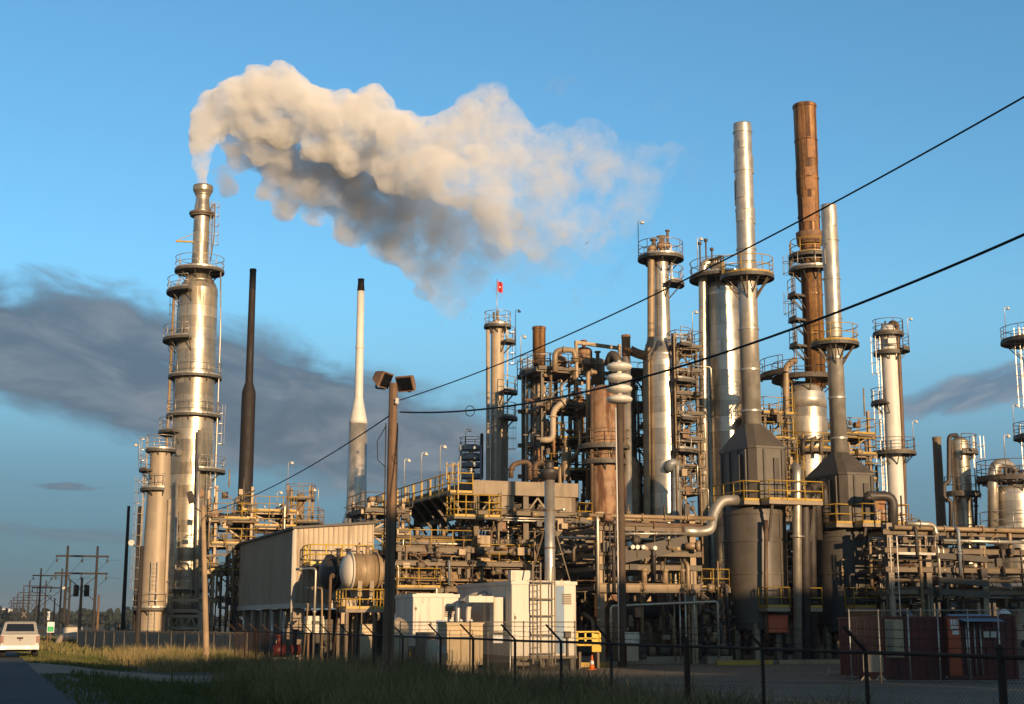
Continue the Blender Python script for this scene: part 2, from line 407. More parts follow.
# ------------------------------------------------------------------ ground, road, yard
HC = [(-900, -1.5), (-60, -.3), (-14, -.2), (-9.2, .38), (-7.9, .485), (0.5, .485), (1.6, .40), (3.4, .16), (6.0, .0), (9.0, .02), (12.5, -.02), (60, -.03), (150, -.04), (1800, -.06)]
def hc(c):
    for (c0, z0), (c1, z1) in zip(HC, HC[1:]):
        if c <= c1: return z0 + (z1 - z0) * (c - c0) / (c1 - c0)
    return HC[-1][1]
def ground_z(c, b):
    z = hc(c)
    if 1.5 < c < 200: z += .05 * mnoise.noise(Vector((c * .35, b * .25, 0))) * min(1, (c - 1.5) / 2) * (1 if c < 13 else .25)
    return z
def sheet(name, cs, bs, mat, dz, zfun=None, label=None, kind='structure'):
    mb = MB(); vs = []; nb = len(bs)
    for c in cs:
        for b in bs: vs.append(grid(c, b, (zfun or ground_z)(c, b) + dz))
    fs = [(i * nb + j, (i + 1) * nb + j, (i + 1) * nb + j + 1, i * nb + j + 1) for i in range(len(cs) - 1) for j in range(nb - 1)]
    mb.add(vs, fs, True)
    o = mb.build(name, mat); o['kind'] = kind
    if label: o['label'] = label
    return o
lin = lambda a, b, n: [a + (b - a) * i / (n - 1) for i in range(n)]
sheet('ground', [-900, -300, -60, -30, -14, -11, -9.2, -7.9, -4, 0.5] + lin(1, 13.5, 32) + [16, 22, 40, 60, 100, 150, 300, 700, 1800],
      [-300, -120, -60] + lin(-40, 100, 120) + [115, 140, 180, 250, 400, 700, 1200, 2000, 3500], 'soil', -.01, label='dark grassy soil of the verge and fields')
sheet('road', [-7.3, -5.5, -3.65, -1.8, 0], [-120, -60, -20, 0, 20, 50, 100, 200, 400, 800, 1600], 'asphalt', .0, lambda c, b: .50, 'dark two lane asphalt road along the plant')
sheet('gravel_yard', [12.6, 15, 18, 24, 30, 40, 60, 90, 140], lin(-45, 42, 40), 'gravel', .012, label='bare gravel yard in front of the plant')
def wavy(c, b): return ground_z(c, b)
# the dirt driveway that leaves the road towards the fence: uneven edges
mb = MB(); cs = lin(-.15, 8.6, 24); vs = []
for i, c in enumerate(cs):
    w0 = 21.5 + 2.2 * math.exp(-c * .8) * -1 + .5 * mnoise.noise(Vector((c * .7, 1, 0))); w1 = 31.5 + 3.5 * math.exp(-c * .8) + .6 * mnoise.noise(Vector((c * .6, 9, 0))) - (c / 8.6) ** 3 * 4
    for k in range(9):
        b = w0 + (w1 - w0) * k / 8; vs.append(grid(c, b, max(ground_z(c, b) + .014, .512 if c < .1 else -9)))
mb.add(vs, [(i * 9 + j, (i + 1) * 9 + j, (i + 1) * 9 + j + 1, i * 9 + j + 1) for i in range(23) for j in range(8)], True)
o = mb.build('dirt_driveway', 'dirt_road'); o['kind'] = 'structure'; o['label'] = 'pale dirt driveway crossing the grass verge'
mb = MB()
P = [grid(15.5, 39.3), grid(130, 39.3), grid(130, 130), grid(15.5, 130)]
mb.add([p + Vector((0, 0, -.2)) for p in P] + [p + Vector((0, 0, .12)) for p in P], [(4, 5, 6, 7), (0, 1, 5, 4), (1, 2, 6, 5), (2, 3, 7, 6), (3, 0, 4, 7)])
o = mb.build('plant_pavement', 'slab'); o['kind'] = 'structure'; o['label'] = 'raised concrete pad the process units stand on'

# ------------------------------------------------------------------ grass
def make_grass(name, label, areas, mat, seed):
    r = np.random.default_rng(seed); V = []; F = []; base = 0
    for (c0, c1, b0, b1, n, h0, h1, wd) in areas:
        cc = r.uniform(c0, c1, n); bb = r.uniform(b0, b1, n)
        clump = np.array([mnoise.noise(Vector((c * .55, b * .45, seed))) for c, b in zip(cc, bb)])
        keep = clump + r.uniform(-.5, .5, n) > -.25
        cc, bb, clump = cc[keep], bb[keep], clump[keep]
        for c, b, k in zip(cc, bb, clump):
            if (19.5 if h1 < .3 else 13.0 - c * .1) < b < 33.5 and c < 8.6: continue
            h = (h0 + (h1 - h0) * r.random()) * (1 + .6 * k); z = ground_z(c, b) - .02
            p = grid(c, b, z); a = r.uniform(0, math.pi); wv = Vector((math.cos(a), math.sin(a) * .4, 0)) * wd * r.uniform(.6, 1.3)
            ln = Vector((r.normal(0, .28), r.normal(0, .28), 0)) * h
            V += [p - wv, p + wv, p + ln * .35 + wv * .75 + Vector((0, 0, h * .6)), p + ln * .35 - wv * .75 + Vector((0, 0, h * .6)), p + ln + Vector((0, 0, h))]
            F += [(base, base + 1, base + 2, base + 3), (base + 3, base + 2, base + 4)]; base += 5
    mb = MB(); mb.add(V, F, False); o = mb.build(name, mat); tag(o, label, None, None, 'stuff'); return o
make_grass('grass', 'long green grass growing along the fence and the roadside', [
    (4.6, 12.4, -14, 22, 34000, .45, 1.1, .016), (5.5, 11.5, 22, 62, 12000, .3, .8, .022),
    (-14, -8.4, 5, 90, 3500, .1, .35, .03), (1.0, 12, 60, 180, 8000, .2, .6, .05)], 'grass', 3)
make_grass('grass', 'short dark green grass of the roadside verge', [(.9, 4.8, -12, 60, 22000, .08, .28, .02), (-.12, 1.0, -14, 70, 5000, .04, .14, .02), (3.5, 9, -12, 20, 7000, .3, .7, .018)], 'grass_green', 4)
make_grass('dry_grass', 'dry straw coloured seed stalks among the long grass by the fence', [
    (5.2, 13.0, -16, 22, 14000, .65, 1.3, .010), (5.0, 12.0, 22, 60, 5000, .5, 1.0, .014), (12.8, 20, -14, 25, 500, .15, .5, .012)], 'grass_dry', 5)

# ------------------------------------------------------------------ far wood along the horizon
def far_wood(name, label, spec, seed):
    r = np.random.default_rng(seed); mb = MB()
    for (px0, px1, Y, n, h0, h1) in spec:
        for i in range(n):
            px = r.uniform(px0, px1); y = Y * r.uniform(.92, 1.1); p = Vector(((px - 512) / FPX * y, y, 0)); h = r.uniform(h0, h1)
            for k in range(46):
                a = r.uniform(0, 6.283); rr = r.random() ** .5 * h * .55; zc = h * r.uniform(.12, 1.0); rr *= max(.2, 1 - (zc / h) ** 3)
                q = p + Vector((math.cos(a) * rr, math.sin(a) * rr, zc)); s = h * r.uniform(.09, .2)
                u = Vector(r.normal(0, 1, 3)).normalized(); v = u.orthogonal().normalized(); t = u.cross(v)
                m = 5; mb.add([q + (v * math.cos(6.283 * j / m) + t * math.sin(6.283 * j / m)) * s * r.uniform(.6, 1.2) for j in range(m)], [tuple(range(m))])
    o = mb.build(name, 'far_tree'); tag(o, label, None, None, 'stuff'); return o
far_wood('woods', 'dark far off wood along the horizon beyond the road', [(-260, 150, 620, 130, 3.5, 7.5), (-300, 140, 900, 130, 6, 11), (100, 420, 700, 70, 4, 8)], 21)
far_wood('woods', 'far off wood along the horizon behind the process units', [(400, 1500, 760, 260, 5, 9)], 22)

# ------------------------------------------------------------------ chain link fence along the yard
FC = 10.1
def b_at(px, c):
    u = (px - 512) / FPX; e = EDGE + NV * c
    return (e.x - u * e.y) / (u * DV.y - DV.x)
fence = thing('chain_link_fence', 'rusty chain link fence with slanted barbed wire arms along the gravel yard', 'fence', grid(FC, 0), ROT)
px_posts = [990, 858, 757, 683, 609, 560, 515, 474, 442, 405, 377, 352]
bs_ = [b_at(p, FC) for p in px_posts]
b_last = bs_[-1]
bs_all = [bs_[0] - 3.05 * k for k in (3, 2, 1)] + bs_ + [b_last + 3.05 * k for k in range(1, 9)]
FZ = 1.86; FEND = bs_all[-1]
for i, b in enumerate(bs_all):
    z0 = ground_z(FC, b) - .3; big = (3 <= i < 3 + len(px_posts) and px_posts[i - 3] in (683, 990))
    mb = MB(); r = .056 if big else .032
    mb.cyl((0, b, z0), (0, b, FZ + (.1 if big else .03)), r, n=10)
    if big: mb.sphere((0, b, FZ + .1), r * 1.1, n=10, m=4)
    post = mb.build('post', 'fence_rust', fence)
    if big: post['label'] = 'thick rusty terminal post'
    if not big:
        a = MB(); a.beam((0, b, FZ + .02), (-.36, b, FZ + .38), .05, .035); a.build('barbed_wire_arm', 'fence_rust', post)
mb = MB(); mb.tube([(0, b, FZ + .012 * mnoise.noise(Vector((b * .3, 0, 0)))) for b in lin(bs_all[0], FEND, 60)], .028, n=8, bend=0); mb.build('top_rail', 'fence_rust', fence)
mb = MB()
for k in (1, 2, 3):
    pts = []
    for b0, b1 in zip(bs_all, bs_all[1:]):
        for t in (0, .25, .5, .75): pts.append((-.115 * k, b0 + (b1 - b0) * t, FZ + .12 * k - .03 * math.sin(math.pi * t)))
    mb.tube(pts, .006, n=4, bend=0)
    for i in range(0, int((FEND - bs_all[0]) / .3)):
        b = bs_all[0] + i * .3; mb.beam((-.115 * k - .02, b, FZ + .12 * k - .04), (-.115 * k + .02, b + .02, FZ + .12 * k + .0), .005)
mb.build('barbed_wire', 'fence_rust', fence)
def chain_mesh(x, b0, b1, z0, z1, r=.0011, step=.07):
    mb = MB(); h = z1 - z0; b = b0 - h
    while b < b1:
        for s in (0, 1):
            p0, p1 = (b, z0), (b + h, z1)
            if s: p0, p1 = (b, z1), (b + h, z0)
            (ya, za), (yb, zb) = p0, p1
            if yb > b0 and ya < b1:
                if ya < b0: t = (b0 - ya) / (yb - ya); za += (zb - za) * t; ya = b0
                if yb > b1: t = (b1 - ya) / (yb - ya); zb = za + (zb - za) * t; yb = b1
                if yb - ya > .02: mb.beam((x + .002 * s, ya, za), (x + .002 * s, yb, zb), r * 2)
        b += step
    return mb
chain_mesh(.03, bs_all[0], FEND, .03, FZ - .02).build('chain_link_mesh', 'fence_rust', fence)

# grey slatted fence beyond it
def slat_fence(name, label, P0, P1, h, panels, mat='slat'):
    P0 = Vector(P0); P1 = Vector(P1); L = (P1 - P0).length; ang = math.atan2(P1.y - P0.y, P1.x - P0.x)
    t = thing(name, label, 'fence', P0, ang); mb = MB(); n = int(L / .085); r = random.Random(5)
    for i in range(n): x = L * (i + .5) / n; mb.cbox(x, r.uniform(-.006, .006), h / 2 + r.uniform(-.02, .01), .078, .012, h - .06)
    mb.build('slats', mat, t)
    for i in range(panels + 1):
        x = L * i / panels; mb = MB(); mb.cyl((x, .06, -.3), (x, .06, h + .06), .035, n=8); mb.build('post', 'fence_grey', t)
    mb = MB(); mb.cyl((0, .055, h + .01), (L, .055, h + .01), .022, n=6); mb.build('top_rail', 'fence_grey', t)
    return t
slat_fence('slatted_fence', 'long grey slatted privacy fence below the silver scrubber tower', pt(262, 650, 86) * Vector((1, 1, 0)) if False else (pt(248, 640, 84).x, 84, -.05), (pt(78, 640, 122).x, 122, -.45), 1.72, 14)

# ------------------------------------------------------------------ poles
def pole_mesh(mb, h, r0, r1, lean=(0, 0), n=12, z0=-.6):
    rings = []
    for k in range(8):
        t = k / 7; z = z0 + (h - z0) * t; r = r0 + (r1 - r0) * t
        ox, oy = lean[0] * t, lean[1] * t
        rings.append([(ox + r * math.cos(6.2832 * j / n), oy + r * math.sin(6.2832 * j / n), z) for j in range(n)])
    return mb.loft(rings, True)
# floodlight pole
Yp = 42.0; p0 = pt(388, 660, Yp); top = pt(396, 384, Yp)
lp = thing('floodlight_pole', 'tall brown timber pole carrying two dark floodlights beside the fence', 'utility pole', (p0.x, Yp, .02))
pole_mesh(MB(), top.z, .175, .125, (.03, 0)).build('pole', 'wood_pole', lp)
for (px, py, s, rot) in ((381, 378, -1, 1.15), (408, 382, 1, -.5)):
    c = pt(px, py, Yp) - Vector((p0.x, Yp, .02))
    mb = MB(); mb.loft([[(sx * a, y, sz * q) for sx, sz in ((-1, -1), (-1, 1), (1, 1), (1, -1))] for y, a, q in ((-.2, .29, .24), (-.15, .29, .24), (.12, .17, .15), (.2, .12, .11))]); h = mb.build('floodlight', 'steel_rusty', lp, c); h.rotation_euler = (.45, 0, rot)
    mb = MB(); mb.cbox(0, -.207, 0, .5, .012, .4); mb.build('glass', 'window_dark', h)
    mb = MB(); mb.tube([(0, .05, -.1), (0, .05, -.34), (top.x - p0.x - c.x, .0, top.z - c.z - .12)], .03, n=6); mb.build('bracket', 'pipe_dark', h)
for q in (-.17, .17):
    mb = MB(); mb.tube([(q, 0, 4.0), (q * 1.02, 0, top.z - 1.2)], .02, n=6); mb.build('conduit', 'pipe_dark', lp)
mb = MB(); mb.lathe([(0, .045), (.06, .075), (.1, .05), (.16, .07), (.2, .03)], 10, (0, 0)); mb.build('insulator', 'ceramic', lp, (.15, -.16, pt(400, 402, Yp).z - .12))
mb = MB()
for a in range(7): pass
mb.tube([(-.17, -.05, top.z - 1.3), (-.42, -.05, top.z - 1.75), (-.4, -.05, top.z - 2.3), (-.18, -.05, top.z - 2.5)], .014, n=5); mb.build('slack_wire', 'cable', lp)
# cables from it
def cable(label, P, n, r, mat='cable', over=1.0):
    """a hanging cable through three points, quadratic in between"""
    a, b, c = [Vector(p) for p in P]; L1 = (b - a).length; L2 = (c - b).length; s = L1 / (L1 + L2); pts = []
    for i in range(n + 1):
        t = over * i / n
        l0 = (t - s) * (t - 1) / (s * 1.0); l1 = t * (t - 1) / (s * (s - 1)); l2 = t * (t - s) / (1 - s)
        pts.append(a * l0 + b * l1 + c * l2)
    mb = MB(); mb.tube(pts, r, n=8, bend=0); return tag(mb.build('overhead_cable', mat), label, 'cable')
def mid(px, py, px0, Y0, px1, Y1):
    """depth on the straight ground line between two plan points where the line of sight px crosses it"""
    x0, x1 = (px0 - 512) / FPX * Y0, (px1 - 512) / FPX * Y1; u = (px - 512) / FPX
    t = (u * Y0 - x0) / ((x1 - x0) - u * (Y1 - Y0)); return pt(px, py, Y0 + (Y1 - Y0) * t)
cable('upper black overhead cable climbing from the floodlight pole across the brown stack', [pt(400, 400, Yp), mid(740, 252, 400, Yp, 1050, 21), pt(1050, 82, 21)], 56, .0165, over=1.42)
cable('thick lower black overhead cable sagging from the floodlight pole past the siren', [pt(400, 412, Yp), mid(720, 354, 400, Yp, 1050, 20), pt(1050, 223, 20)], 56, .024, over=1.42)
cable('black overhead cable running down behind the floodlight pole to the pale leaning pole', [pt(208, 512, 74), mid(300, 472, 208, 74, 392, Yp), pt(392, 414, Yp)], 30, .02)
ce = [v for o in C.objects if o.name.startswith('overhead_cable') for v in [max((u.co for u in o.data.vertices), key=lambda q: q.x)]]
ex, ey = ce[0].x + .15, min(ce[0].y, ce[1].y)
np_ = thing('utility_pole', 'timber pole beside the photographer that carries the near ends of both overhead cables', 'utility pole', (ex, ey, 0), 0, 'timber poles along the road')
pole_mesh(MB(), max(v.z for v in ce) + .6, .17, .12).build('pole', 'wood_pole', np_)
mb = MB()
for v in ce[:2]: mb.beam((0, 0, v.z), (v.x - ex, v.y - ey, v.z), .06)
mb.build('cable_clamp', 'pipe_dark', np_)
lb = MB(); lb.tube([Vector((.0, 0, .0)) + Vector((.12 * math.cos(a), 0, .14 * math.sin(a))) for a in lin(0, 6.283, 14)], .012, n=5, bend=0)
tag(lb.build('cable_loop', 'cable', None, mid(470, 411, 400, Yp, 1050, 20)), 'small coiled loop hanging on the lower overhead cable', 'cable loop')

# pale leaning pole with two lamps
Y2 = 74.0; b2 = pt(208, 652, Y2); t2 = pt(203, 505, Y2)
pl = thing('lamp_pole', 'pale leaning timber pole with a lamp in front of the scrubber tower', 'lamp pole', (b2.x, Y2, 0))
pole_mesh(MB(), t2.z, .17, .11, (t2.x - b2.x, 0)).build('pole', 'wood_pole_pale', pl)
q = pt(191, 497, Y2) - Vector((b2.x, Y2, 0))
mb = MB(); mb.loft([[(sx * .13, sy * .1, .3) for sx, sy in ((-1, -1), (1, -1), (1, 1), (-1, 1))], [(sx * .2, sy * .16, -.3) for sx, sy in ((-1, -1), (1, -1), (1, 1), (-1, 1))]])
h = mb.build('lamp', 'pipe_dark', pl, q); h.rotation_euler = (.3, -.35, 0)
mb = MB(); mb.tube([(q.x + .1, 0, q.z - .2), (q.x + .3, 0, q.z - .6), (t2.x - b2.x, 0, t2.z - .4)], .035, n=6); mb.build('arm', 'pipe_dark', pl)
q3 = pt(215, 508, Y2) - Vector((b2.x, Y2, 0)); mb = MB(); mb.beam((t2.x - b2.x - .2, 0, q3.z - .3), (q3.x + .2, 0, q3.z - .2), .08); mb.build('arm', 'wood_pole_pale', pl)

# single poles along the road
def single_pole(label, px, pyb, pyt, Y, mat='wood_dark', arms=0, lamp=None, can=False):
    b = pt(px, pyb, Y); h = zz(pyt, Y)
    t = thing('utility_pole', label, 'utility pole', (b.x, Y, 0), 0, 'timber poles along the road')
    pole_mesh(MB(), h, .2, .13).build('pole', mat, t)
    for k in range(arms):
        mb = MB(); mb.beam((-1.1, 0, h - .5 - k * 1.6), (1.1, 0, h - .5 - k * 1.6), .12); mb.build('crossarm', mat, t)
    if lamp:
        q = pt(lamp[0], lamp[1], Y) - Vector((b.x, Y, 0))
        mb = MB(); mb.cyl((q.x, -.2, q.z), (q.x, .25, q.z + .1), .2, .12, n=12); mb.build('lamp_head', 'ceramic', t)
        mb = MB(); mb.tube([(0, 0, q.z - .6), (q.x * .6, 0, q.z - .25), (q.x, .1, q.z)], .04, n=6); mb.build('lamp_arm', mat, t)
    if can:
        for sx in (-.55, .55):
            mb = MB(); mb.lathe([(h - 1.9, .28), (h - .8, .28), (h - .7, .2)], 12, (sx, 0)); mb.build('transformer', 'pipe_dark', t)
    return t
single_pole('very tall dark pole standing on its own behind the slatted fence', 123, 622, 506, 125)
single_pole('dark pole with a round lamp just before the cream tower', 137, 650, 546, 96, lamp=(132, 543))
single_pole('stout pole with two transformer cans between the pylon legs', 78.5, 643, 578, 150, 'wood_pole', can=True)
single_pole('thin bare pole to the side of the first pylon, behind the fence', 97, 632, 595, 190, 'wood_pole')
single_pole('thin pole with a pale lamp beside the first pylon', 67, 640, 580, 205, lamp=(64, 588))
single_pole('short pole standing before the second pylon', 53, 630, 598, 260)

# two-pole pylons
names = ['first and tallest two-pole timber pylon with two crossarms beside the road', 'second two-pole timber pylon along the road', 'third two-pole timber pylon along the road',
         'fourth two-pole timber pylon along the road', 'fifth two-pole timber pylon along the road', 'sixth two-pole timber pylon along the road', 'seventh and smallest two-pole timber pylon along the road']
def pylon_mesh():
    W2 = 2.1; H = 13.6
    t = thing('timber_pylon', names[0], 'pylon', (0, 0, 0), 0, 'two-pole timber pylons along the road')
    for s in (-1, 1): pole_mesh(MB(), H, .24, .16, (0, 0)).build('pole', 'wood_dark', t, (s * W2, 0, 0))
    for z, x0, x1 in ((H - 1.5, -3.75, 3.75), (H - 4.0, -3.8, 3.7)):
        mb = MB(); mb.beam((x0, -.2, z), (x1, -.2, z), .2, .26); a = mb.build('crossarm', 'wood_dark', t)
        for x in (x0 + .2, 0, x1 - .2):
            mb = MB(); mb.lathe([(z - .9, .05), (z - .85, .14), (z - .6, .14), (z - .5, .08), (z - .13, .05)], 8, (x, -.2)); mb.build('insulator', 'pipe_dark', a)
    mb = MB(); mb.beam((-W2, .1, H - 8), (W2, .1, H - 4.4), .12); mb.beam((W2, .12, H - 8), (-W2, .12, H - 4.4), .12); mb.build('cross_brace', 'wood_dark', t)
    return t
PY = []
py_list = [(80, 211), (50, 300), (37, 388), (30, 476), (23, 564), (19, 652), (16, 740)]
p0_ = pylon_mesh()
for i, (px, Y) in enumerate(py_list):
    o = p0_ if i == 0 else copy_tree(p0_)
    o.location = (pt(px, 600, Y).x, Y, -.3); o.rotation_euler = (0, 0, R(19)); o['label'] = names[i]; PY.append(o.location.copy())
prev = PY[0] + (PY[0] - PY[1]) * 1.0
for z, xs, nm in ((9.1, (-3.9, 0, 3.9), 'lower'), (11.6, (-3.8, 0, 3.8), 'upper')):
    for x, side in zip(xs, ('road side', 'middle', 'plant side')):
        mb = MB(); pts = []
        seq = [prev + Vector((0, 0, 0))] + PY
        for a, b in zip(seq, seq[1:]):
            for t in (0, .2, .4, .6, .8):
                q = a.lerp(b, t); q = q + Vector((math.cos(R(19)) * x, math.sin(R(19)) * x, z - 5.0 * t * (1 - t))); pts.append(q)
        if True:
            mb.tube(pts[4:], .022, n=4, bend=0)
            tag(mb.build('power_line', 'cable'), f'{side} power line on the {nm} crossarms of the timber pylons', 'power line', 'power lines along the road')

# ------------------------------------------------------------------ pickup, signs and small things by the road
tr = thing('pickup_truck', 'white pickup truck driving away along the asphalt road', 'pickup', (pt(19, 655, 75).x, 75, .504), R(19.3))
W_ = .98
mb = MB(); side = [(0.06, .52), (0.0, .60), (.02, 1.16), (1.95, 1.18), (5.2, 1.14), (5.55, 1.0), (5.62, .55), (5.5, .42), (.3, .42)]
def xs_loft(mb, profs):
    """profs: [(x, [(y,z)..])]"""
    return mb.loft([[(x, y, z) for y, z in p] for x, p in profs])
def inset(p, k, zc=.8): return [(2.8 + (y - 2.8) * (1 - k * .02), zc + (z - zc) * (1 - k * .08)) for y, z in p]
xs_loft(mb, [(-W_, inset(side, 1)), (-W_ + .05, side), (W_ - .05, side), (W_, inset(side, 1))][::-1]); body = mb.build('body', 'truck_white', tr)
mb = MB(); mb.loft([[(-W_ + .05, 1.98, 1.17), (W_ - .05, 1.98, 1.17), (W_ - .05, 4.35, 1.15), (-W_ + .05, 4.35, 1.15)],
                    [(-W_ + .2, 2.2, 1.78), (W_ - .2, 2.2, 1.78), (W_ - .2, 3.5, 1.78), (-W_ + .2, 3.5, 1.78)],
                    [(-W_ + .3, 2.35, 1.84), (W_ - .3, 2.35, 1.84), (W_ - .3, 3.3, 1.84), (-W_ + .3, 3.3, 1.84)]]); cab = mb.build('cab', 'truck_white', tr)
mb = MB(); mb.loft([[(-.74, 2.01, 1.24), (.74, 2.01, 1.24), (.74, 2.2, 1.24), (-.74, 2.2, 1.24)], [(-.66, 2.145, 1.7), (.66, 2.145, 1.7), (.66, 2.3, 1.7), (-.66, 2.3, 1.7)]]); mb.build('rear_window', 'window_dark', cab)
for s in (-1, 1):
    mb = MB(); mb.prism([(2.3, 1.22), (4.0, 1.22), (3.45, 1.72), (2.4, 1.72)], s * (W_ - .15), s * (W_ - .065), 'x'); mb.build('side_window', 'window_dark', cab)
    mb = MB(); mb.cbox(s * (W_ + .16), 3.9, 1.3, .24, .1, .2); mb.beam((s * (W_ - .02), 3.92, 1.24), (s * (W_ + .1), 3.9, 1.28), .05); mb.build('wing_mirror', 'rubber', tr)
    mb = MB(); mb.cbox(s * (W_ - .1), -.012, .92, .17, .07, .36); mb.build('tail_light', 'tail_red', tr)
mb = MB(); mb.cbox(0, -.012, .86, 1.52, .04, .54); mb.cbox(0, -.035, 1.08, 1.46, .012, .05); tg = mb.build('tailgate', 'truck_white', tr)
mb = MB(); mb.cbox(0, -.042, .98, .3, .02, .09); mb.build('handle', 'rubber', tg)
mb = MB(); mb.cbox(0, -.04, .885, .12, .012, .1); mb.build('emblem', 'tail_red', tg)
mb = MB(); mb.cbox(0, -.13, .5, 1.9, .2, .19); mb.cbox(0, -.24, .5, .36, .02, .1); mb.build('rear_bumper', 'chrome', tr)
mb = MB(); mb.cbox(0, -.245, .52, .32, .014, .15); mb.build('number_plate', 'white_clean', tr)
for x in (-.8, .8):
    for y in (1.2, 4.6):
        mb = MB(); mb.cyl((x - .14, y, .38), (x + .14, y, .38), .38, n=20); wv = mb.build('wheel', 'rubber', tr)
        mb = MB(); mb.cyl((x + (.10 if x > 0 else -.10), y, .38), (x + (.15 if x > 0 else -.15), y, .38), .24, n=16); mb.build('rim', 'chrome', wv)
mb = MB(); mb.box(-.9, .5, .3, .9, 5.3, .45); mb.build('underbody', 'rubber', tr)
mb = MB(); mb.cyl((.55, -.08, .36), (.55, .6, .36), .035, n=8); mb.build('exhaust_pipe', 'pipe_dark', tr)

def sign_post(name, label, px, py, Y, cat='sign'):
    p = pt(px, py, Y); return thing(name, label, cat, (p.x, Y, 0), R(8)), p
t, p = sign_post('entrance_sign', 'white and green sign board on a post beside the road', 50, 640, 118)
MB().cyl((0, .05, -.3), (0, .05, zz(622, 118)), .05, n=8).build('post', 'wood_pole', t)
z0, z1, zm = zz(632.5, 118), zz(622, 118), zz(626.5, 118)
MB().cbox(0, 0, (z0 + z1) / 2, .56, .04, z1 - z0).build('board', 'white_clean', t)
MB().cbox(0, -.026, (z0 + zm) / 2 + .03, .48, .012, zm - z0 - .06).build('green_panel', 'green_sign', t)
mb = MB(); mb.beam((-.12, -.036, z0 + .1), (0, -.036, zm - .12), .05, .012); mb.beam((.12, -.036, z0 + .1), (0, -.036, zm - .12), .05, .012); mb.build('pale_mark', 'white_clean', t)
t, p = sign_post('marker_post', 'narrow tall white reflective marker on a post above the green sign', 47.2, 640, 122)
MB().cyl((0, .06, -.3), (0, .06, zz(611, 122)), .045, n=8).build('post', 'wood_pole', t)
MB().cbox(0, 0, (zz(620, 122) + zz(611.5, 122)) / 2, .2, .03, zz(611.5, 122) - zz(620, 122)).build('marker_board', 'white_clean', t)
t, p = sign_post('railway_crossing_sign', 'white crossbuck railway crossing sign on a dark post beyond the pickup', 22.5, 640, 150)
zc = zz(614.5, 150)
MB().cyl((0, .06, -.3), (0, .06, zc + .5), .06, n=8).build('post', 'wood_dark', t)
for s in (-1, 1):
    mb = MB(); mb.beam((-.24, -.02 - .02 * s, zc - .3 * s), (.24, -.02 - .02 * s, zc + .3 * s), .02, .12); mb.build('crossbuck_arm', 'fence_grey', t)
for s in (-1, 1):
    mb = MB(); mb.cyl((s * .4, -.05, zc - 1.2), (s * .4, .1, zc - 1.2), .2, n=14); mb.build('signal_lamp', 'rubber', t)
mb = MB(); mb.tube([(0, 0, 0), (0, 0, 1.3), (1.9, -.8, 1.5), (2.6, -1, .9)], .42, n=14, bend=1.4)
tag(mb.build('vent_pipe', 'cream', None, (pt(60, 640, 138).x, 138, -.5)), 'fat cream pipe elbow rising out of the grass before the slatted fence', 'pipe')
t = thing('equipment_shed', 'low pale shed behind the end of the slatted fence', 'shed', (pt(70, 630, 170).x, 170, 0))
MB().box(-.9, 0, 0, .9, 2, 1.7).build('wall', 'white_paint', t); mb = MB(); mb.prism([(-1, 1.7), (1, 1.7), (1, 1.78), (0, 2.0), (-1, 1.78)], -.1, 2.1, 'y'); mb.build('roof', 'roofing', t)
t = thing('storage_tank', 'tiny pale storage tank on the far horizon past the pickup', 'tank', (pt(4, 620, 900).x, 900, 0))
MB().lathe([(0, 5), (10.2, 5), (11.3, .3)], 24).build('shell', 'white_clean', t)
t = thing('storage_tank', 'tiny pale bluish tank at the very edge of the far horizon', 'tank', (pt(-3, 620, 880).x, 880, 0))
MB().lathe([(0, 5), (9.0, 5), (9.8, .3)], 24).build('shell', 'blue_tarp', t)
# skid of pale equipment behind the slatted fence
for k, (px, wp, py) in enumerate(((108, 8, 622), (118, 7, 620), (128, 6, 618))):
    Y = 128; x = pt(px, 630, Y).x
    t = thing('process_skid', ['cream equipment skid with a small drum behind the slatted fence', 'cream equipment skid with piping beside the very tall dark pole', 'narrow cream cabinet skid before the cream tower'][k], 'equipment skid', (x, Y, -.2))
    hw = wp / FPX * Y / 2; hh = zz(py, Y)
    MB().box(-hw, -.4, .2, hw, .6, hh * .72).build('cabinet', 'cream', t)
    mb = MB(); mb.cyl((-hw * .7, 0, hh * .72 + .25), (hw * .6, 0, hh * .72 + .25), .24, n=12); mb.build('drum', 'cream', t)
    mb = MB(); mb.tube([(-hw * .4, -.5, .2), (-hw * .4, -.5, hh), (hw * .5, -.5, hh), (hw * .5, -.5, .5)], .05, n=6); mb.build('pipe', 'steel', t)
# ------------------------------------------------------------------ builders for the process units
rnd = random.Random(42)
def to_local(root, p):
    v = Vector(p) - Vector(root.location); a = -root.rotation_euler.z
    return Vector((v.x * math.cos(a) - v.y * math.sin(a), v.x * math.sin(a) + v.y * math.cos(a), v.z))
def lpt(root, px, py, Y): return to_local(root, pt(px, py, Y))

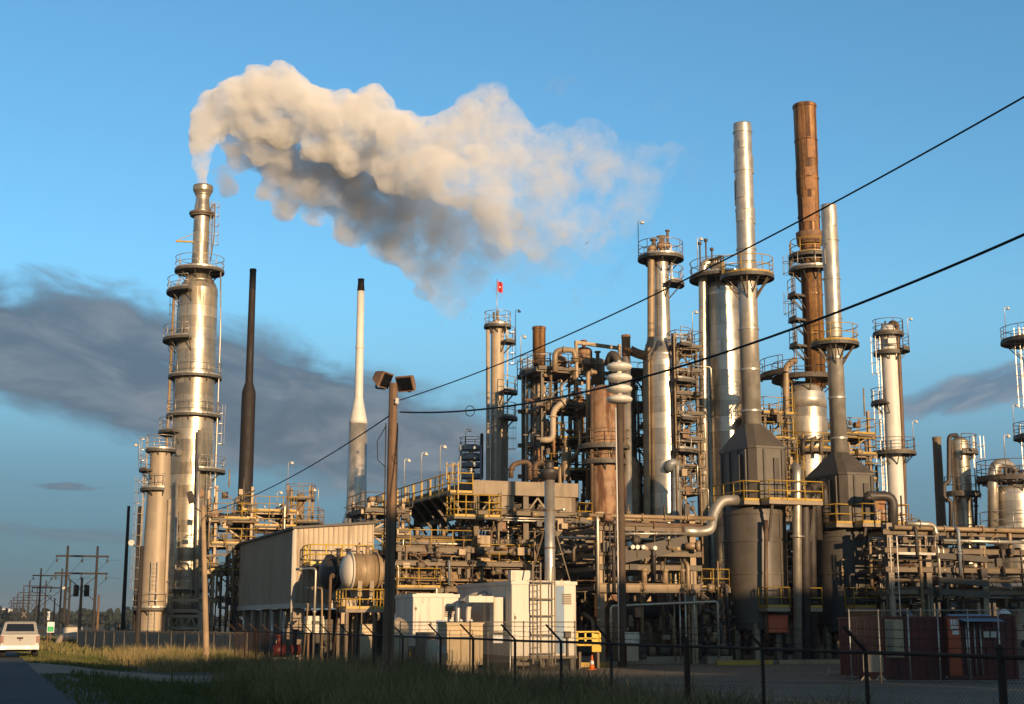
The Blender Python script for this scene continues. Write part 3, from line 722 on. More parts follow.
def handrail(root, pts, mat='galv', h=1.1, name='handrail', gap=1.3, r=.028, mid_rails=1, toe=True, closed=False):
    mb = MB(); P = [Vector(p) for p in pts]
    if closed: P = P + [P[0]]
    for k in range(mid_rails + 1):
        z = h * (1 - k / (mid_rails + 1)); mb.tube([p + Vector((0, 0, z)) for p in P], r, n=6, bend=0)
    if toe:
        for a, b in zip(P, P[1:]): mb.beam(a + Vector((0, 0, .08)), b + Vector((0, 0, .08)), .012, .14)
    acc = 0
    for a, b in zip(P, P[1:]):
        L = (b - a).length; n = max(1, round(L / gap)) if len(P) < 12 else (1 if True else 0)
        if len(P) >= 12:
            acc += L
            if acc < gap: continue
            acc = 0; mb.cyl(a, a + Vector((0, 0, h)), r, n=6); continue
        for i in range(n + 1):
            q = a.lerp(b, i / n); mb.cyl(q, q + Vector((0, 0, h)), r, n=6)
    if len(P) >= 12:
        for q in (P[0], P[-1]): mb.cyl(q, q + Vector((0, 0, h)), r, n=6)
    return mb.build(name, mat, root)
def ring_platform(root, z, r0, r1, a0=0, a1=360, rail='galv', deck='grating', brackets=True, lamp=None, h=1.1):
    mb = MB(); mb.sector(r0, r1, z - .07, z, a0, a1, 36); mb.sector(r1 - .02, r1 + .02, z - .2, z + .02, a0, a1, 36)
    if brackets:
        n = max(2, int(abs(a1 - a0) / 45))
        for i in range(n + 1):
            a = R(a0 + (a1 - a0) * i / n); c, s = math.cos(a), math.sin(a)
            mb.beam((r0 * c, r0 * s, z - .12), (r1 * .98 * c, r1 * .98 * s, z - .12), .08, .1)
            mb.beam((r0 * c, r0 * s, z - .12 - (r1 - r0) * .9), (r1 * .9 * c, r1 * .9 * s, z - .14), .07, .07)
    p = mb.build('platform', deck, root)
    m = max(12, int(abs(a1 - a0) / 12)); pts = []
    for i in range(m + 1):
        a = R(a0 + (a1 - a0) * i / m); pts.append(((r1 - .04) * math.cos(a), (r1 - .04) * math.sin(a), z))
    handrail(p, pts, rail, h)
    if lamp is not None: goose_lamp(root, (r1 * math.cos(R(lamp)), r1 * math.sin(R(lamp)), z))
    return p
def goose_lamp(root, p, h=2.6, side=1):
    x, y, z = p; mb = MB(); mb.tube([(x, y, z), (x, y, z + h), (x + .25 * side, y, z + h + .05)], .028, n=6, bend=.12); l = mb.build('lamp_post', 'galv', root)
    mb = MB(); mb.lathe([(z + h - .16, .14), (z + h - .07, .13), (z + h + .06, .05)], 10, (x + .3 * side, y)); mb.build('lamp_head', 'lamp_glass', l)
def ladder(root, ang, r, z0, z1, mat='galv', cage=True, wd=.45):
    a = R(ang); o = Vector((math.cos(a), math.sin(a), 0)); t = Vector((-o.y, o.x, 0)); mb = MB()
    b = o * (r + .2)
    for s in (-1, 1):
        mb.beam(b + t * (s * wd / 2) + Vector((0, 0, z0)), b + t * (s * wd / 2) + Vector((0, 0, z1 + 1)), .06, .035)
    z = z0 + .2
    while z < z1 + .9: mb.beam(b - t * wd / 2 + Vector((0, 0, z)), b + t * wd / 2 + Vector((0, 0, z)), .025); z += .32
    z = z0 + .5
    while z < z1: mb.beam(o * (r - .02) + Vector((0, 0, z)), b + Vector((0, 0, z)), .05); z += 2.2
    l = mb.build('ladder', mat, root)
    if cage:
        mb = MB(); z = z0 + 2.3; rc = .38; cc = b + o * .3
        A = [R(ang - 130 + 260 * i / 8) for i in range(9)]
        while z <= z1 + 1.0:
            mb.tube([cc + Vector((rc * math.cos(q), rc * math.sin(q), z)) for q in A], .022, n=4, bend=0); z += .85
        for q in A[::2]: mb.beam(cc + Vector((rc * math.cos(q), rc * math.sin(q), z0 + 2.3)), cc + Vector((rc * math.cos(q), rc * math.sin(q), z1 + 1)), .03, .012)
        if z0 + 2.3 < z1: mb.build('safety_cage', mat, l)
    return l
def pipe(root, pts, r, mat='pipe_tan', flanges=0, name='pipe', bend=None, n=10):
    mb = MB(); mb.tube(pts, r, n=n, bend=bend)
    P = [Vector(p) for p in pts]
    for k in range(flanges):
        i = rnd.randrange(len(P) - 1); a, b = P[i], P[i + 1]; t = rnd.uniform(.2, .8); q = a.lerp(b, t); d = (b - a).normalized()
        mb.cyl(q - d * .05, q + d * .05, r * 1.55, n=n)
    return mb.build(name, mat, root)
def valve(mb, p, s=.16):
    p = Vector(p); mb.sphere(p, s * 1.2, n=8, m=4); mb.cyl(p, p + Vector((0, 0, s * 3)), s * .3, n=6); mb.cyl(p + Vector((0, 0, s * 3)), p + Vector((0, 0, s * 3.2)), s * 1.3, n=10)
PM = ['pipe_tan'] * 4 + ['pipe_silver'] * 3 + ['pipe_dark'] * 3 + ['pipe_brown'] * 3 + ['pipe_bluegrey']
def profile(prof, px, Y, z0=-.1):
    out = [(zz(py, Y), rad(px, py, w, Y)) for py, w in prof][::-1]
    if out[0][0] > z0 + .2: out = [(z0, out[0][1])] + out
    return out
def r_at(pf, z):
    for (z0, r0), (z1, r1) in zip(pf, pf[1:]):
        if z0 <= z <= z1: return r0 + (r1 - r0) * (z - z0) / max(z1 - z0, 1e-6)
    return pf[0][1] if z < pf[0][0] else pf[-1][1]
def tower(name, label, cat, px, py, Y, prof, mat, band=2.2, n=36, bandmat=None, group=None, z0=-.1, part='shell', rings=True):
    x = pt(px, py, Y).x; root = thing(name, label, cat, (x, Y, 0), 0, group)
    pf = profile(prof, px, Y, z0); mb = MB(); mb.lathe(pf, n)
    if rings:
        z = pf[0][0] + 1.2
        while z < pf[-1][0] - .4: mb.band(z, r_at(pf, z), .05, .018, n); z += band
    mb.build(part, mat, root); return root, pf
def plat(root, pf, py, Y, wpx, a0=0, a1=360, rail='galv', r0=None, lamp=None, **k):
    z = zz(py, Y); r1 = wpx / 2 / FPX * math.hypot(Y, 0) * 1.02; ri = r0 if r0 is not None else r_at(pf, z) + .04
    return ring_platform(root, z, ri, max(r1, ri + .5), a0, a1, rail, lamp=lamp, **k)

# ================================================================== the silver scrubber tower that makes the plume
Y = 118
t, pf = tower('scrubber_tower', 'tall silver scrubber tower giving off the white plume', 'tower', 203, 190, Y,
              [(186, 19), (187.5, 20), (191, 19.5), (196, 14), (199, 13), (211, 16), (215, 16), (216, 15.5), (256, 16), (269, 17), (273, 18), (285, 34), (288, 36), (290, 37.5), (335, 38.5), (400, 40), (500, 42), (600, 43), (640, 43)], 'clad', 1.1, 44)
mb = MB(); z = zz(213, Y); mb.sector(rad(203, 213, 15, Y), rad(203, 213, 25, Y), z - .18, z, 0, 360); mb.sector(rad(203, 213, 15, Y), rad(203, 213, 23, Y), z - .34, z - .22, 0, 360); mb.build('stiffener_ring', 'steel', t)
plat(t, pf, 271, Y, 49, rail='galv'); plat(t, pf, 293, Y, 63, 120, 262); plat(t, pf, 341, Y, 66, 130, 268); plat(t, pf, 377, Y, 52, 0, 360); plat(t, pf, 416, Y, 50)
plat(t, pf, 433, Y, 66, 150, 245); plat(t, pf, 471, Y, 66, -65, 40); plat(t, pf, 590, Y, 52); plat(t, pf, 611, Y, 50, 120, 300)
for z0, z1, a in ((zz(640, Y), zz(590, Y), -60), (zz(590, Y), zz(471, Y), -30), (zz(471, Y), zz(416, Y), 10), (zz(416, Y), zz(377, Y), 160), (zz(377, Y), zz(341, Y), 170), (zz(341, Y), zz(293, Y), 175), (zz(293, Y), zz(271, Y), 180)):
    ladder(t, a, r_at(pf, (z0 + z1) / 2) if z1 < zz(285, Y) else 1.5, z0, z1)
ladder(t, -8, r_at(pf, zz(240, Y)), zz(271, Y), zz(213, Y))
pipe(t, [(1.9, -.5, zz(271, Y)), (2.05, -.3, zz(330, Y)), (2.1, -.3, zz(520, Y)), (2.1, -.3, .3)], .06, 'galv'); pipe(t, [(-1.95, -.6, zz(300, Y)), (-2.0, -.6, .2)], .12, 'pipe_tan')
pipe(t, [(.7, -.8, zz(216, Y)), (1.2, -.6, zz(205, Y)), (1.25, -.5, zz(236, Y)), (1.0, -.5, zz(262, Y))], .05, 'steel')
for px, w in ((177, 3), (199, 3.6)):
    pipe(t, [lpt(t, px, 480 if px < 190 else 430, Y - 2.1), lpt(t, px - 3, 640, Y - 2.1)], w / 2 / FPX * Y, 'pipe_silver')
mb = MB(); zt = zz(243, Y); mb.beam((0, -.3, zt), (-2.0, -.6, zt), .12, .14); mb.beam((0, -.3, zt + 1.0), (-1.9, -.6, zt + .05), .05); mb.build('davit_arm', 'yellow', t)
mb = MB(); mb.cyl((-.6, -1.2, zz(455, Y)), (-.6, -1.82, zz(455, Y)), .2, n=16); mb.cyl((-.6, -1.8, zz(455, Y)), (-.6, -1.87, zz(455, Y)), .27, n=16); mb.build('manway', 'clad', t)
mb = MB(); mb.cyl((1.1, -1.2, zz(495, Y)), (1.25, -1.95, zz(495, Y)), .34, n=16); mb.build('nozzle', 'steel_rusty', t)
# white truss frame at its foot
fr = thing('truss_frame', 'cream steel truss frame at the foot of the silver scrubber tower', 'steel frame', pt(184, 640, 114) * 1, 0); fr.location.z = 0
xw = 36 / FPX * 114 / 2
for x in (-xw, xw):
    for y in (0, 1.6): MB().box(x - .1, y - .1, 0, x + .1, y + .1, zz(596, 114)).build('column', 'cream', fr)
for py in (600, 611, 616, 628):
    z = zz(py, 114); MB().box(-xw - .2, -.14, z - .12, xw + .2, -.0, z + .1).build('beam', 'cream', fr)
mb = MB(); za, zb = zz(627, 114), zz(617, 114)
for i in range(6): x = -xw + 2 * xw * i / 6; x1 = -xw + 2 * xw * (i + 1) / 6; mb.beam((x, -.07, za if i % 2 else zb), (x1, -.07, zb if i % 2 else za), .07)
mb.build('truss_bracing', 'cream', fr); handrail(fr, [(-xw, -.1, zz(611, 114)), (xw, -.1, zz(611, 114))], 'cream')
for i in range(7): pipe(fr, [(-xw + .4 + i * .4, .6, 0.1), (-xw + .4 + i * .4, .6, 1.2 + .3 * (i % 3)), (-xw + .4 + i * .4, 1.4, 1.3 + .3 * (i % 3))], .07, rnd.choice(PM))

# cream vessel beside it
Y = 113
t, pf = tower('absorber_column', 'cream column with railed top beside the silver scrubber tower', 'tower', 161, 450, Y, [(447, 8), (449, 15), (452, 19), (456, 20), (475, 21), (488, 22), (492, 23), (560, 26), (640, 29)], 'siding', 3.5)
plat(t, pf, 450, Y, 22); plat(t, pf, 470, Y, 40, 130, 240); plat(t, pf, 489, Y, 36, 100, 300); plat(t, pf, 608, Y, 36, 200, 320)
ladder(t, 185, r_at(pf, zz(540, Y)), zz(620, Y), zz(489, Y)); ladder(t, 190, r_at(pf, zz(480, Y)), zz(489, Y), zz(450, Y)); ladder(t, -80, r_at(pf, zz(600, Y)), .2, zz(575, Y), cage=False)
pipe(t, [(1.0, -.6, zz(500, Y)), (1.05, -.6, .2)], .13, 'cream'); pipe(t, [(-1.5, .2, zz(506, Y)), (-1.5, .2, .2)], .16, 'pipe_dark')
goose_lamp(t, (-1.6, -.5, zz(470, Y)), 2.0, -1)

# dark stack and white flare
Y = 140
t, pf = tower('exhaust_stack', 'plain dark brown stack rising behind the corrugated building', 'stack', 253, 272, Y, [(269, 6.4), (271, 7.2), (272, 6.4), (382, 7.6), (391, 13), (393, 13.8), (640, 15.5)], 'dark_stack', 5)
Y = 132
t, pf = tower('flare_stack', 'slim white flare stack with a black tip and wide metal base', 'stack', 361, 285, Y, [(279, 6.5), (283, 6.2), (291, 7.5)], 'dark_stack', 9, rings=False, z0=zz(291, Y), part='burner_tip')
pf = profile([(291.2, 7), (345, 7.8), (346, 8.8), (348, 8.8), (349, 7.9), (398, 8.8), (421, 17.8), (424, 18.6), (498, 20), (509, 21), (517, 24.5), (522, 28), (640, 30)], 361, Y, -.1)
MB().lathe([p for p in pf if p[0] >= zz(424.5, Y)], 28).build('shell', 'white_steel', t)
MB().lathe([p for p in pf if p[0] <= zz(423.5, Y)], 32).build('base_shell', 'galv', t)

# ================================================================== slim columns in the middle distance
Y = 112
t, pf = tower('fractionator_column', 'slim tan column with a red flag on its railed top', 'tower', 497.5, 330, Y, [(319, 3), (320, 9), (326, 12.5), (330, 13), (640, 14)], 'cream', 4.0)
plat(t, pf, 326, Y, 27, rail='galv'); plat(t, pf, 342, Y, 36, -60, 30, lamp=0); plat(t, pf, 392, Y, 40, -70, 30, lamp=5); plat(t, pf, 418, Y, 40, -70, 30)
ladder(t, 0, .55, zz(342, Y), zz(326, Y)); ladder(t, 5, .6, zz(392, Y), zz(342, Y)); ladder(t, 5, .6, zz(418, Y), zz(392, Y)); ladder(t, -115, .55, zz(478, Y), zz(418, Y)); ladder(t, 0, .6, zz(478, Y), zz(418, Y))
pipe(t, [lpt(t, 488, 330, Y - .4), lpt(t, 488, 478, Y - .4), lpt(t, 488, 560, Y - .4)], .16, 'cream'); pipe(t, [lpt(t, 506, 420, Y - .3), lpt(t, 506, 560, Y - .3)], .17, 'pipe_tan')
mb = MB(); mb.cyl((.0, 0, zz(319, Y)), (.0, 0, zz(311, Y)), .12, n=8); mb.cyl((-.3, 0, zz(319, Y)), (-.3, 0, zz(312, Y)), .09, n=8); mb.build('top_nozzle', 'steel', t)
MB().cyl((-.05, -.1, zz(326, Y)), (-.05, -.1, zz(279, Y)), .03, n=6).build('flagpole', 'galv', t)
fl = MB(); z0 = zz(291.5, Y); z1 = zz(281, Y); vs = []
for i in range(7):
    u = i / 6
    for z in (0, 1): vs.append((-.0 + .42 * u, -.1 + .09 * math.sin(u * 6), (z0 + (z1 - z0) * z) - .2 * u))
fl.add([(x, y - .004, z) for x, y, z in vs] + [(x, y + .004, z) for x, y, z in vs], [(2 * i, 2 * i + 2, 2 * i + 3, 2 * i + 1) for i in range(6)] + [(14 + 2 * i + 1, 14 + 2 * i + 3, 14 + 2 * i + 2, 14 + 2 * i) for i in range(6)], True)
f = tag(fl.build('flag', 'red', None, t.location), 'small red and white flag on the slim tan column', 'flag')
mb = MB(); zc = (z0 + z1) / 2 - .1; mb.cbox(.2, -.115, zc, .1, .012, .14); mb.build('white_mark', 'white_clean', f)

Y = 103
t, pf = tower('stack_column', 'tan column with a rusty top standing beside the steel tower', 'tower', 539, 330, Y, [(327, 13.5), (329, 14), (330, 13), (372, 13)], 'rust_stack', 3.0, z0=zz(372, Y), part='rusty_top')
pf = profile([(372, 13), (640, 14)], 539, Y); MB().lathe(pf, 28).build('shell', 'cream', t)
ring_platform(t, zz(372, Y), .5, 1.45, 60, 330, lamp=200); ring_platform(t, zz(399, Y), .5, 1.2, -80, 60)
ladder(t, 200, .5, zz(440, Y), zz(372, Y))
for px, r, m in ((527, .12, 'pipe_tan'), (531.5, .1, 'pipe_dark')): pipe(t, [lpt(t, px, 372, Y - .5), lpt(t, px, 470, Y - .5), lpt(t, px, 560, Y)], r, m)
pipe(t, [lpt(t, 545, 420, Y), lpt(t, 553, 436, Y), lpt(t, 553, 470, Y)], .28, 'cream')

# small dark unit with a vent between pole and tan column
Y = 112
t, pf = tower('vent_tower', 'small dark open frame tower with a thin black vent behind the cooler deck', 'tower', 471, 470, Y, [(452, 4), (455, 8), (490, 9), (520, 9)], 'galv', 2)
for x in (-.8, .8):
    for y in (-.8, .8): MB().beam((x, y, 0), (x, y, zz(446, Y)), .12).build('column', 'pipe_bluegrey', t)
for py in (446, 455, 463, 474): ring_platform(t, zz(py + 2, Y), .35, .95, 0, 360, rail='pipe_bluegrey', deck='pipe_bluegrey', brackets=False, h=.8)
pipe(t, [(.85, -.3, zz(478, Y)), (.85, -.3, zz(434, Y))], .13, 'pipe_dark'); goose_lamp(t, (-.4, -.8, zz(446, Y)), 1.2)

# scaffold tower behind the corrugated building
t = thing('access_tower', 'tan railed access tower rising behind the corrugated building', 'steel frame', (pt(300, 520, 112).x, 112, 0))
for x in (-.85, .85):
    for y in (-.85, .85): MB().beam((x, y, 0), (x, y, zz(487, 112)), .16).build('column', 'pipe_tan', t)
for py, hw in ((499, 1.0), (523, 1.65), (545, 1.3)):
    z = zz(py, 112); d = MB().box(-hw, -hw, z - .12, hw, hw, z).build('platform', 'grating', t)
    handrail(d, [(-hw, -hw, z), (hw, -hw, z), (hw, hw, z), (-hw, hw, z)], 'pipe_tan', closed=True, gap=.8)
mb = MB()
for py0, py1 in ((499, 523), (523, 545)):
    for s in (-1, 1): mb.beam((-.85 * s, -.85, zz(py0, 112)), (.85 * s, -.85, zz(py1, 112)), .08)
mb.build('bracing', 'pipe_tan', t); pipe(t, [(0, 0, 0), (0, 0, zz(494, 112))], .3, 'pipe_tan')
goose_lamp(t, (-1.6, -1.5, zz(523, 112)), 2.3, 1); goose_lamp(t, (1.6, -1.5, zz(523, 112)), 2.5, -1); goose_lamp(t, (-.9, -.9, zz(499, 112)), 2.8)

# ================================================================== the twin silver columns in the centre
Y = 98
t, pf = tower('distillation_column', 'silver column with a narrow neck and a round railed top platform', 'tower', 661.5, 300, Y, [(256, 14), (258, 15.5), (300, 16), (341, 17), (343, 18), (348, 23), (354, 29), (359, 32), (362, 33.5), (470, 35), (640, 37)], 'clad_bright', 1.15)
plat(t, pf, 258, Y, 46, lamp=190); plat(t, pf, 284, Y, 46, -70, 30); plat(t, pf, 347, Y, 62, -60, 30, lamp=5); plat(t, pf, 383, Y, 66, -70, 30); plat(t, pf, 420, Y, 62, -60, 40); plat(t, pf, 452, Y, 66, -70, 40)
for a, b in ((284, 258),): ladder(t, 5, r_at(pf, zz(270, Y)), zz(a, Y), zz(b, Y))
for a, b in ((383, 347), (420, 383), (452, 420), (520, 452)): ladder(t, -12, r_at(pf, zz(b, Y)), zz(a, Y), zz(b, Y))
pipe(t, [lpt(t, 655, 250, Y), lpt(t, 651, 247, Y - .6), lpt(t, 651, 342, Y - .7), lpt(t, 646.5, 354, Y - .8), lpt(t, 647, 520, Y - .8), lpt(t, 647, 640, Y - .8)], .26, 'pipe_tan')
mb = MB(); zt = zz(258, Y)
for x, y, r, h in ((-.5, -.3, .16, 1.2), (.1, 0, .2, 1.5), (.5, -.2, .1, 1.9), (.3, .3, .12, 1.0)): mb.cyl((x, y, zt - .3), (x, y, zt + h), r, n=10); mb.cyl((x, y, zt + h), (x, y, zt + h + .1), r * 1.7, n=10)
mb.build('top_nozzle', 'steel', t); mb = MB(); mb.cbox(.2, -.2, zt + .9, .9, .3, .3); valve(mb, (-.1, -.5, zt + .8), .2); mb.build('relief_valve', 'steel_rusty', t)
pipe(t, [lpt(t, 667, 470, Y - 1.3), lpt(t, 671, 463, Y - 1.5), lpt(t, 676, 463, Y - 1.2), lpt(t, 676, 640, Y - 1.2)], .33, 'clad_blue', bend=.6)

Y = 100
t, pf = tower('stripper_column', 'broad silver grey column with a dome top behind the tall stacks', 'tower', 723, 300, Y, [(281, 10), (282.5, 22), (285, 29), (289, 33), (294, 35), (300, 35.5), (400, 37), (640, 39)], 'clad_bright', 1.3)
plat(t, pf, 278, Y, 66, 90, 300, lamp=215, r0=.3); plat(t, pf, 380, Y, 60, -30, 60); plat(t, pf, 455, Y, 60, -60, 30)
ladder(t, -25, r_at(pf, zz(340, Y)), zz(380, Y), zz(283, Y)); ladder(t, -25, r_at(pf, zz(430, Y)), zz(455, Y), zz(380, Y), 'yellow')
pipe(t, [lpt(t, 722, 283, Y), lpt(t, 722, 262, Y), lpt(t, 703, 262, Y - .5), lpt(t, 703.5, 400, Y - .5), lpt(t, 704.5, 640, Y - .5)], .33, 'pipe_silver', bend=.7)
mb = MB()
for px, py in ((699, 246), (705, 243), (711, 252)):
    q = lpt(t, px, py, Y); q0 = lpt(t, px + 1, 276, Y); mb.cyl((q.x, -.4, q0.z), (q.x, -.4, q.z), .06, n=6); mb.cyl((q.x, -.4, q.z), (q.x, -.4, q.z + .2), .14, n=8)
mb.build('vent', 'steel_dark', t); mb = MB()
for k in range(4): valve(mb, lpt(t, 713 + k * 2.6, 268 - k, Y - .8), .2)
mb.build('valve', 'steel_dark', t)
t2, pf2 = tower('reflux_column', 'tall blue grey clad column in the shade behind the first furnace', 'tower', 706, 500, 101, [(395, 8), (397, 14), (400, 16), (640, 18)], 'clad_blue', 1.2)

# ================================================================== furnaces with their stacks
def furnace(label, px, Y, stack_px, prof, spx, dome, lower_mat, hw, hd, zbox0, zbox1, zhip, plat_py, cyl_w, cyl_bot):
    x = pt(px, 600, Y).x; t = thing('process_furnace', label, 'furnace', (x, Y, 0), ROT, 'furnaces with steel stacks')
    rc = cyl_w / 2 / FPX * Y; zb = zz(cyl_bot, Y); zp = zz(plat_py, Y)
    mb = MB(); mb.lathe([(zb - .9, rc * .45), (zb - .5, rc * .5), (zb - .45, rc * .96), (zb, rc), (zp - .4, rc), (zp - .38, rc * 1.0), (zp + .05, rc * 1.0)], 44)
    for py in (cyl_bot, 574, 542, plat_py + 10): mb.band(zz(py, Y), rc, .12, .05, 44)
    mb.build('shell', lower_mat, t)
    mb = MB()
    for k in range(3): a = -1.2 + 2.1 * k; mb.beam2(Vector((rc * 1.01 * math.cos(a), rc * 1.01 * math.sin(a), zb)), Vector((rc * 1.01 * math.cos(a), rc * 1.01 * math.sin(a), zp)), Vector((-math.sin(a), math.cos(a), 0)), Vector((math.cos(a), math.sin(a), 0)), .1, .08)
    mb.build('stiffener_ribs', lower_mat, t)
    for k in range(8):
        a = 6.2832 * (k + .25) / 8; MB().cbox(rc * .9 * math.cos(a), rc * .9 * math.sin(a), zb / 2 - .2, .34, .34, zb + .4).build('leg', 'concrete' if k % 2 else 'steel', t)
    for k in range(9): a = 6.2832 * k / 9; mb = MB(); mb.cyl((rc * .55 * math.cos(a), rc * .55 * math.sin(a), zb - 1.0), (rc * .55 * math.cos(a), rc * .55 * math.sin(a), zb - .4), .18, n=10); mb.build('burner', 'steel_rusty', t)
    # the convection box with chamfered corners
    sx = to_local(t, pt(stack_px, 430, Y)).x; z0, z1, z2 = zz(zbox0, Y), zz(zbox1, Y), zz(zhip, Y); ch = .38
    def octo(w_, d_, z, c): return [(-w_ + c, -d_, z), (w_ - c, -d_, z), (w_, -d_ + c, z), (w_, d_ - c, z), (w_ - c, d_, z), (-w_ + c, d_, z), (-w_, d_ - c, z), (-w_, -d_ + c, z)]
    sh = lambda ring, dx: [(p[0] + dx, p[1], p[2]) for p in ring]
    mb = MB(); mb.loft([octo(hw, hd, z0, ch), octo(hw, hd, z1, ch)]); cb = mb.build('convection_box', 'heater', t)
    mb = MB(); rs = rad(stack_px, zhip, spx, Y)
    mb.loft([octo(hw + .06, hd + .06, z1, ch), octo(hw + .06, hd + .06, z1 + .12, ch), sh(octo(rs * 1.02, rs * 1.02, z2, rs * .58), sx)]); mb.build('hip_hood', 'heater', t)
    mb = MB(); zm = (z0 + z1) / 2
    mb.cbox(.35, -hd - .05, zm - .1, .34, .1, (z1 - z0) * .72); mb.cbox(-.45, -hd - .04, zm, .12, .08, z1 - z0 - .1); mb.cbox(hw * .6, -hd - .04, zm, .1, .08, z1 - z0 - .1)
    mb.build('front_stiffener', 'heater_dark', cb)
    mb = MB()
    for k in range(4): mb.cbox(-hw - .05, -hd * .7 + k * hd * .47, zm, .1, .14, z1 - z0 - .1)
    mb.cbox(-hw - .1, -hd * .35, zm + .2, .2, .5, (z1 - z0) * .7); mb.build('side_stiffener', 'heater', cb)
    # stack
    sp = [(zz(py, Y), rad(stack_px, py, w, Y)) for py, w in prof][::-1]
    st = MB(); st.lathe([(z - 0, r) for z, r in sp], 32); zk = sp[0][0] + .9
    while zk < sp[-1][0] - .5: st.band(zk, r_at(sp, zk), .1, .045, 32); zk += 2.55
    so_ = st.build('stack', dome, t, (sx, 0, 0))
    return t, so_, rc, sp, sx, zp, zb
def patches(root, Y, r, zs, mat, seed):
    """thin cover plates riveted round the upper stack"""
    rr = random.Random(seed)
    for z0, z1 in zs:
        for k in range(3):
            a = rr.uniform(0, 360); MB().sector(r + .01, r + .05, z0 + rr.uniform(0, .5), z1, a, a + rr.uniform(40, 60), 60).build('cover_plate', mat, root)
def front_platform(t, zp, x0, x1, y0, y1, mat='yellow', brace=None):
    d = MB().box(x0, y0, zp - .22, x1, y1, zp).build('platform', 'concrete', t)
    handrail(d, [(x0, y1, zp), (x0, y0, zp), (x1, y0, zp), (x1, y1, zp)], mat, 1.15, gap=1.4, r=.036)
    if brace:
        mb = MB()
        for x in (x0 + .3, x1 - .5): mb.beam((x, y0 + .2, zp - .25), (x + .2, y1 - .1, zp - 2.3), .14)
        mb.build('knee_brace', 'heater', t)
    return d
Y = 86
fa, sa, rc, sp, sx, zp, zb = furnace('dark furnace under the tall silver stack, standing nearer the pipe rack', 757, Y, 752, [(124, 17.5), (125, 18), (200, 18.3), (300, 19), (426, 19.8)], 20, 'galv', 'heater', 1.28, 2.1, 508, 452, 425, 505, 62, 622)
ring_platform(sa, zz(277, Y), r_at(sp, zz(277, Y)), 1.65, 0, 360, 'yellow'); patches(sa, Y, r_at(sp, zz(170, Y)), [(zz(155, Y), zz(142, Y)), (zz(178, Y), zz(158, Y)), (zz(205, Y), zz(180, Y)), (zz(228, Y), zz(210, Y))], 'galv', 3)
mb = MB()
for a in (-60, -120, 10, 170): mb.beam((.55 * math.cos(R(a)), .55 * math.sin(R(a)), zz(300, Y)), (1.5 * math.cos(R(a)), 1.5 * math.sin(R(a)), zz(279, Y)), .08)
mb.build('platform_brace', 'steel', sa)
front_platform(fa, zp + .05, -.75, 2.85, -3.1, -1.9, 'yellow', True); front_platform(fa, zp + .05, -1.9, -.85, -2.2, 1.5, 'yellow')
front_platform(fa, zz(608, Y), -1.0, .5, -2.9, -1.95, 'yellow'); front_platform(fa, zz(608, Y), 1.9, 3.1, -2.2, -1.1, 'yellow')
ladder(fa, -45, rc + .3, 1.5, zp); pipe(fa, [lpt(fa, 766, 520, 83.6), lpt(fa, 766, 640, 83.6)], .12, 'pipe_brown')
mb = MB(); mb.cbox(.1, -1.9, 2.2, 1.3, .6, 1.0); mb.build('burner_box', 'orange_red', fa)
Y = 88
fb, sb, rcb, spb, sxb, zpb, zbb = furnace('dark furnace under the shorter silver stack, standing farther from the pipe rack', 845, Y, 838.5, [(205, 15), (206, 15.5), (300, 15.8), (453, 16.5)], 17, 'galv', 'heater_dark', 1.25, 2.2, 526, 478, 453, 527, 57, 624)
ring_platform(sb, zz(344, Y), r_at(spb, zz(344, Y)), 1.5, 0, 360, 'yellow'); patches(sb, Y, r_at(spb, zz(260, Y)), [(zz(228, Y), zz(212, Y)), (zz(248, Y), zz(231, Y)), (zz(272, Y), zz(250, Y))], 'galv', 8)
mb = MB()
for a in (-60, -120, 0, 180): mb.beam((.45 * math.cos(R(a)), .45 * math.sin(R(a)), zz(366, Y)), (1.35 * math.cos(R(a)), 1.35 * math.sin(R(a)), zz(346, Y)), .07)
mb.build('platform_brace', 'steel', sb)
front_platform(fb, zpb + .05, -.55, 2.7, -3.1, -1.9, 'yellow', True); front_platform(fb, zpb + .05, -1.8, -.65, -2.2, 1.2, 'yellow')
front_platform(fb, zz(608, Y), -1.2, .3, -2.8, -1.85, 'yellow'); front_platform(fb, zz(608, Y), 1.7, 2.9, -2.0, -1.0, 'yellow')
pipe(fb, [lpt(fb, 868, 500, 84.5), lpt(fb, 868, 496, 84.5), lpt(fb, 893, 496, 84.8), lpt(fb, 893, 527, 84.8)], .3, 'pipe_dark', bend=.6)
MB().lathe([(zz(527, Y) , 1.15), (zz(497, Y), 1.15), (zz(495, Y), 1.0)], 20, (2.6, 1.0)).build('side_drum', 'rust', fb)
ladder(fb, -50, rcb + .3, 1.5, zpb)
mb = MB(); mb.tube([pt(737, 500, 83.5), pt(721, 500, 83.0), pt(713, 514, 82.6), pt(711, 530, 82.2), pt(700, 532, 82), pt(682, 531, 81.4)], .30, n=16, bend=.7)
for p_, d_ in ((pt(719, 512, 82.0), 1), ): pass
tag(mb.build('flue_duct', 'pipe_silver'), 'fat bent silver duct from the first furnace down to the pipe rack', 'duct')
t = thing('transfer_pipes', 'group of dark upright pipes with bends between the two furnaces', 'piping', (pt(803, 640, 84).x, 84, 0), ROT)
for k, (px, py, px2, r, m) in enumerate(((797, 468, 788, .26, 'pipe_silver'), (805, 492, 810, .3, 'pipe_dark'), (812, 486, 818, .24, 'pipe_dark'), (801, 530, 804, .2, 'pipe_dark'))):
    a = lpt(t, px, 640, 84 + k * .6); b = lpt(t, px, py, 84 + k * .6); c = lpt(t, px2 + 6, py - 2, 85.5 + k * .6); pipe(t, [(a.x, a.y, 0), b, c, (c.x, c.y, c.z - 3)], r, m, 2, bend=.5)

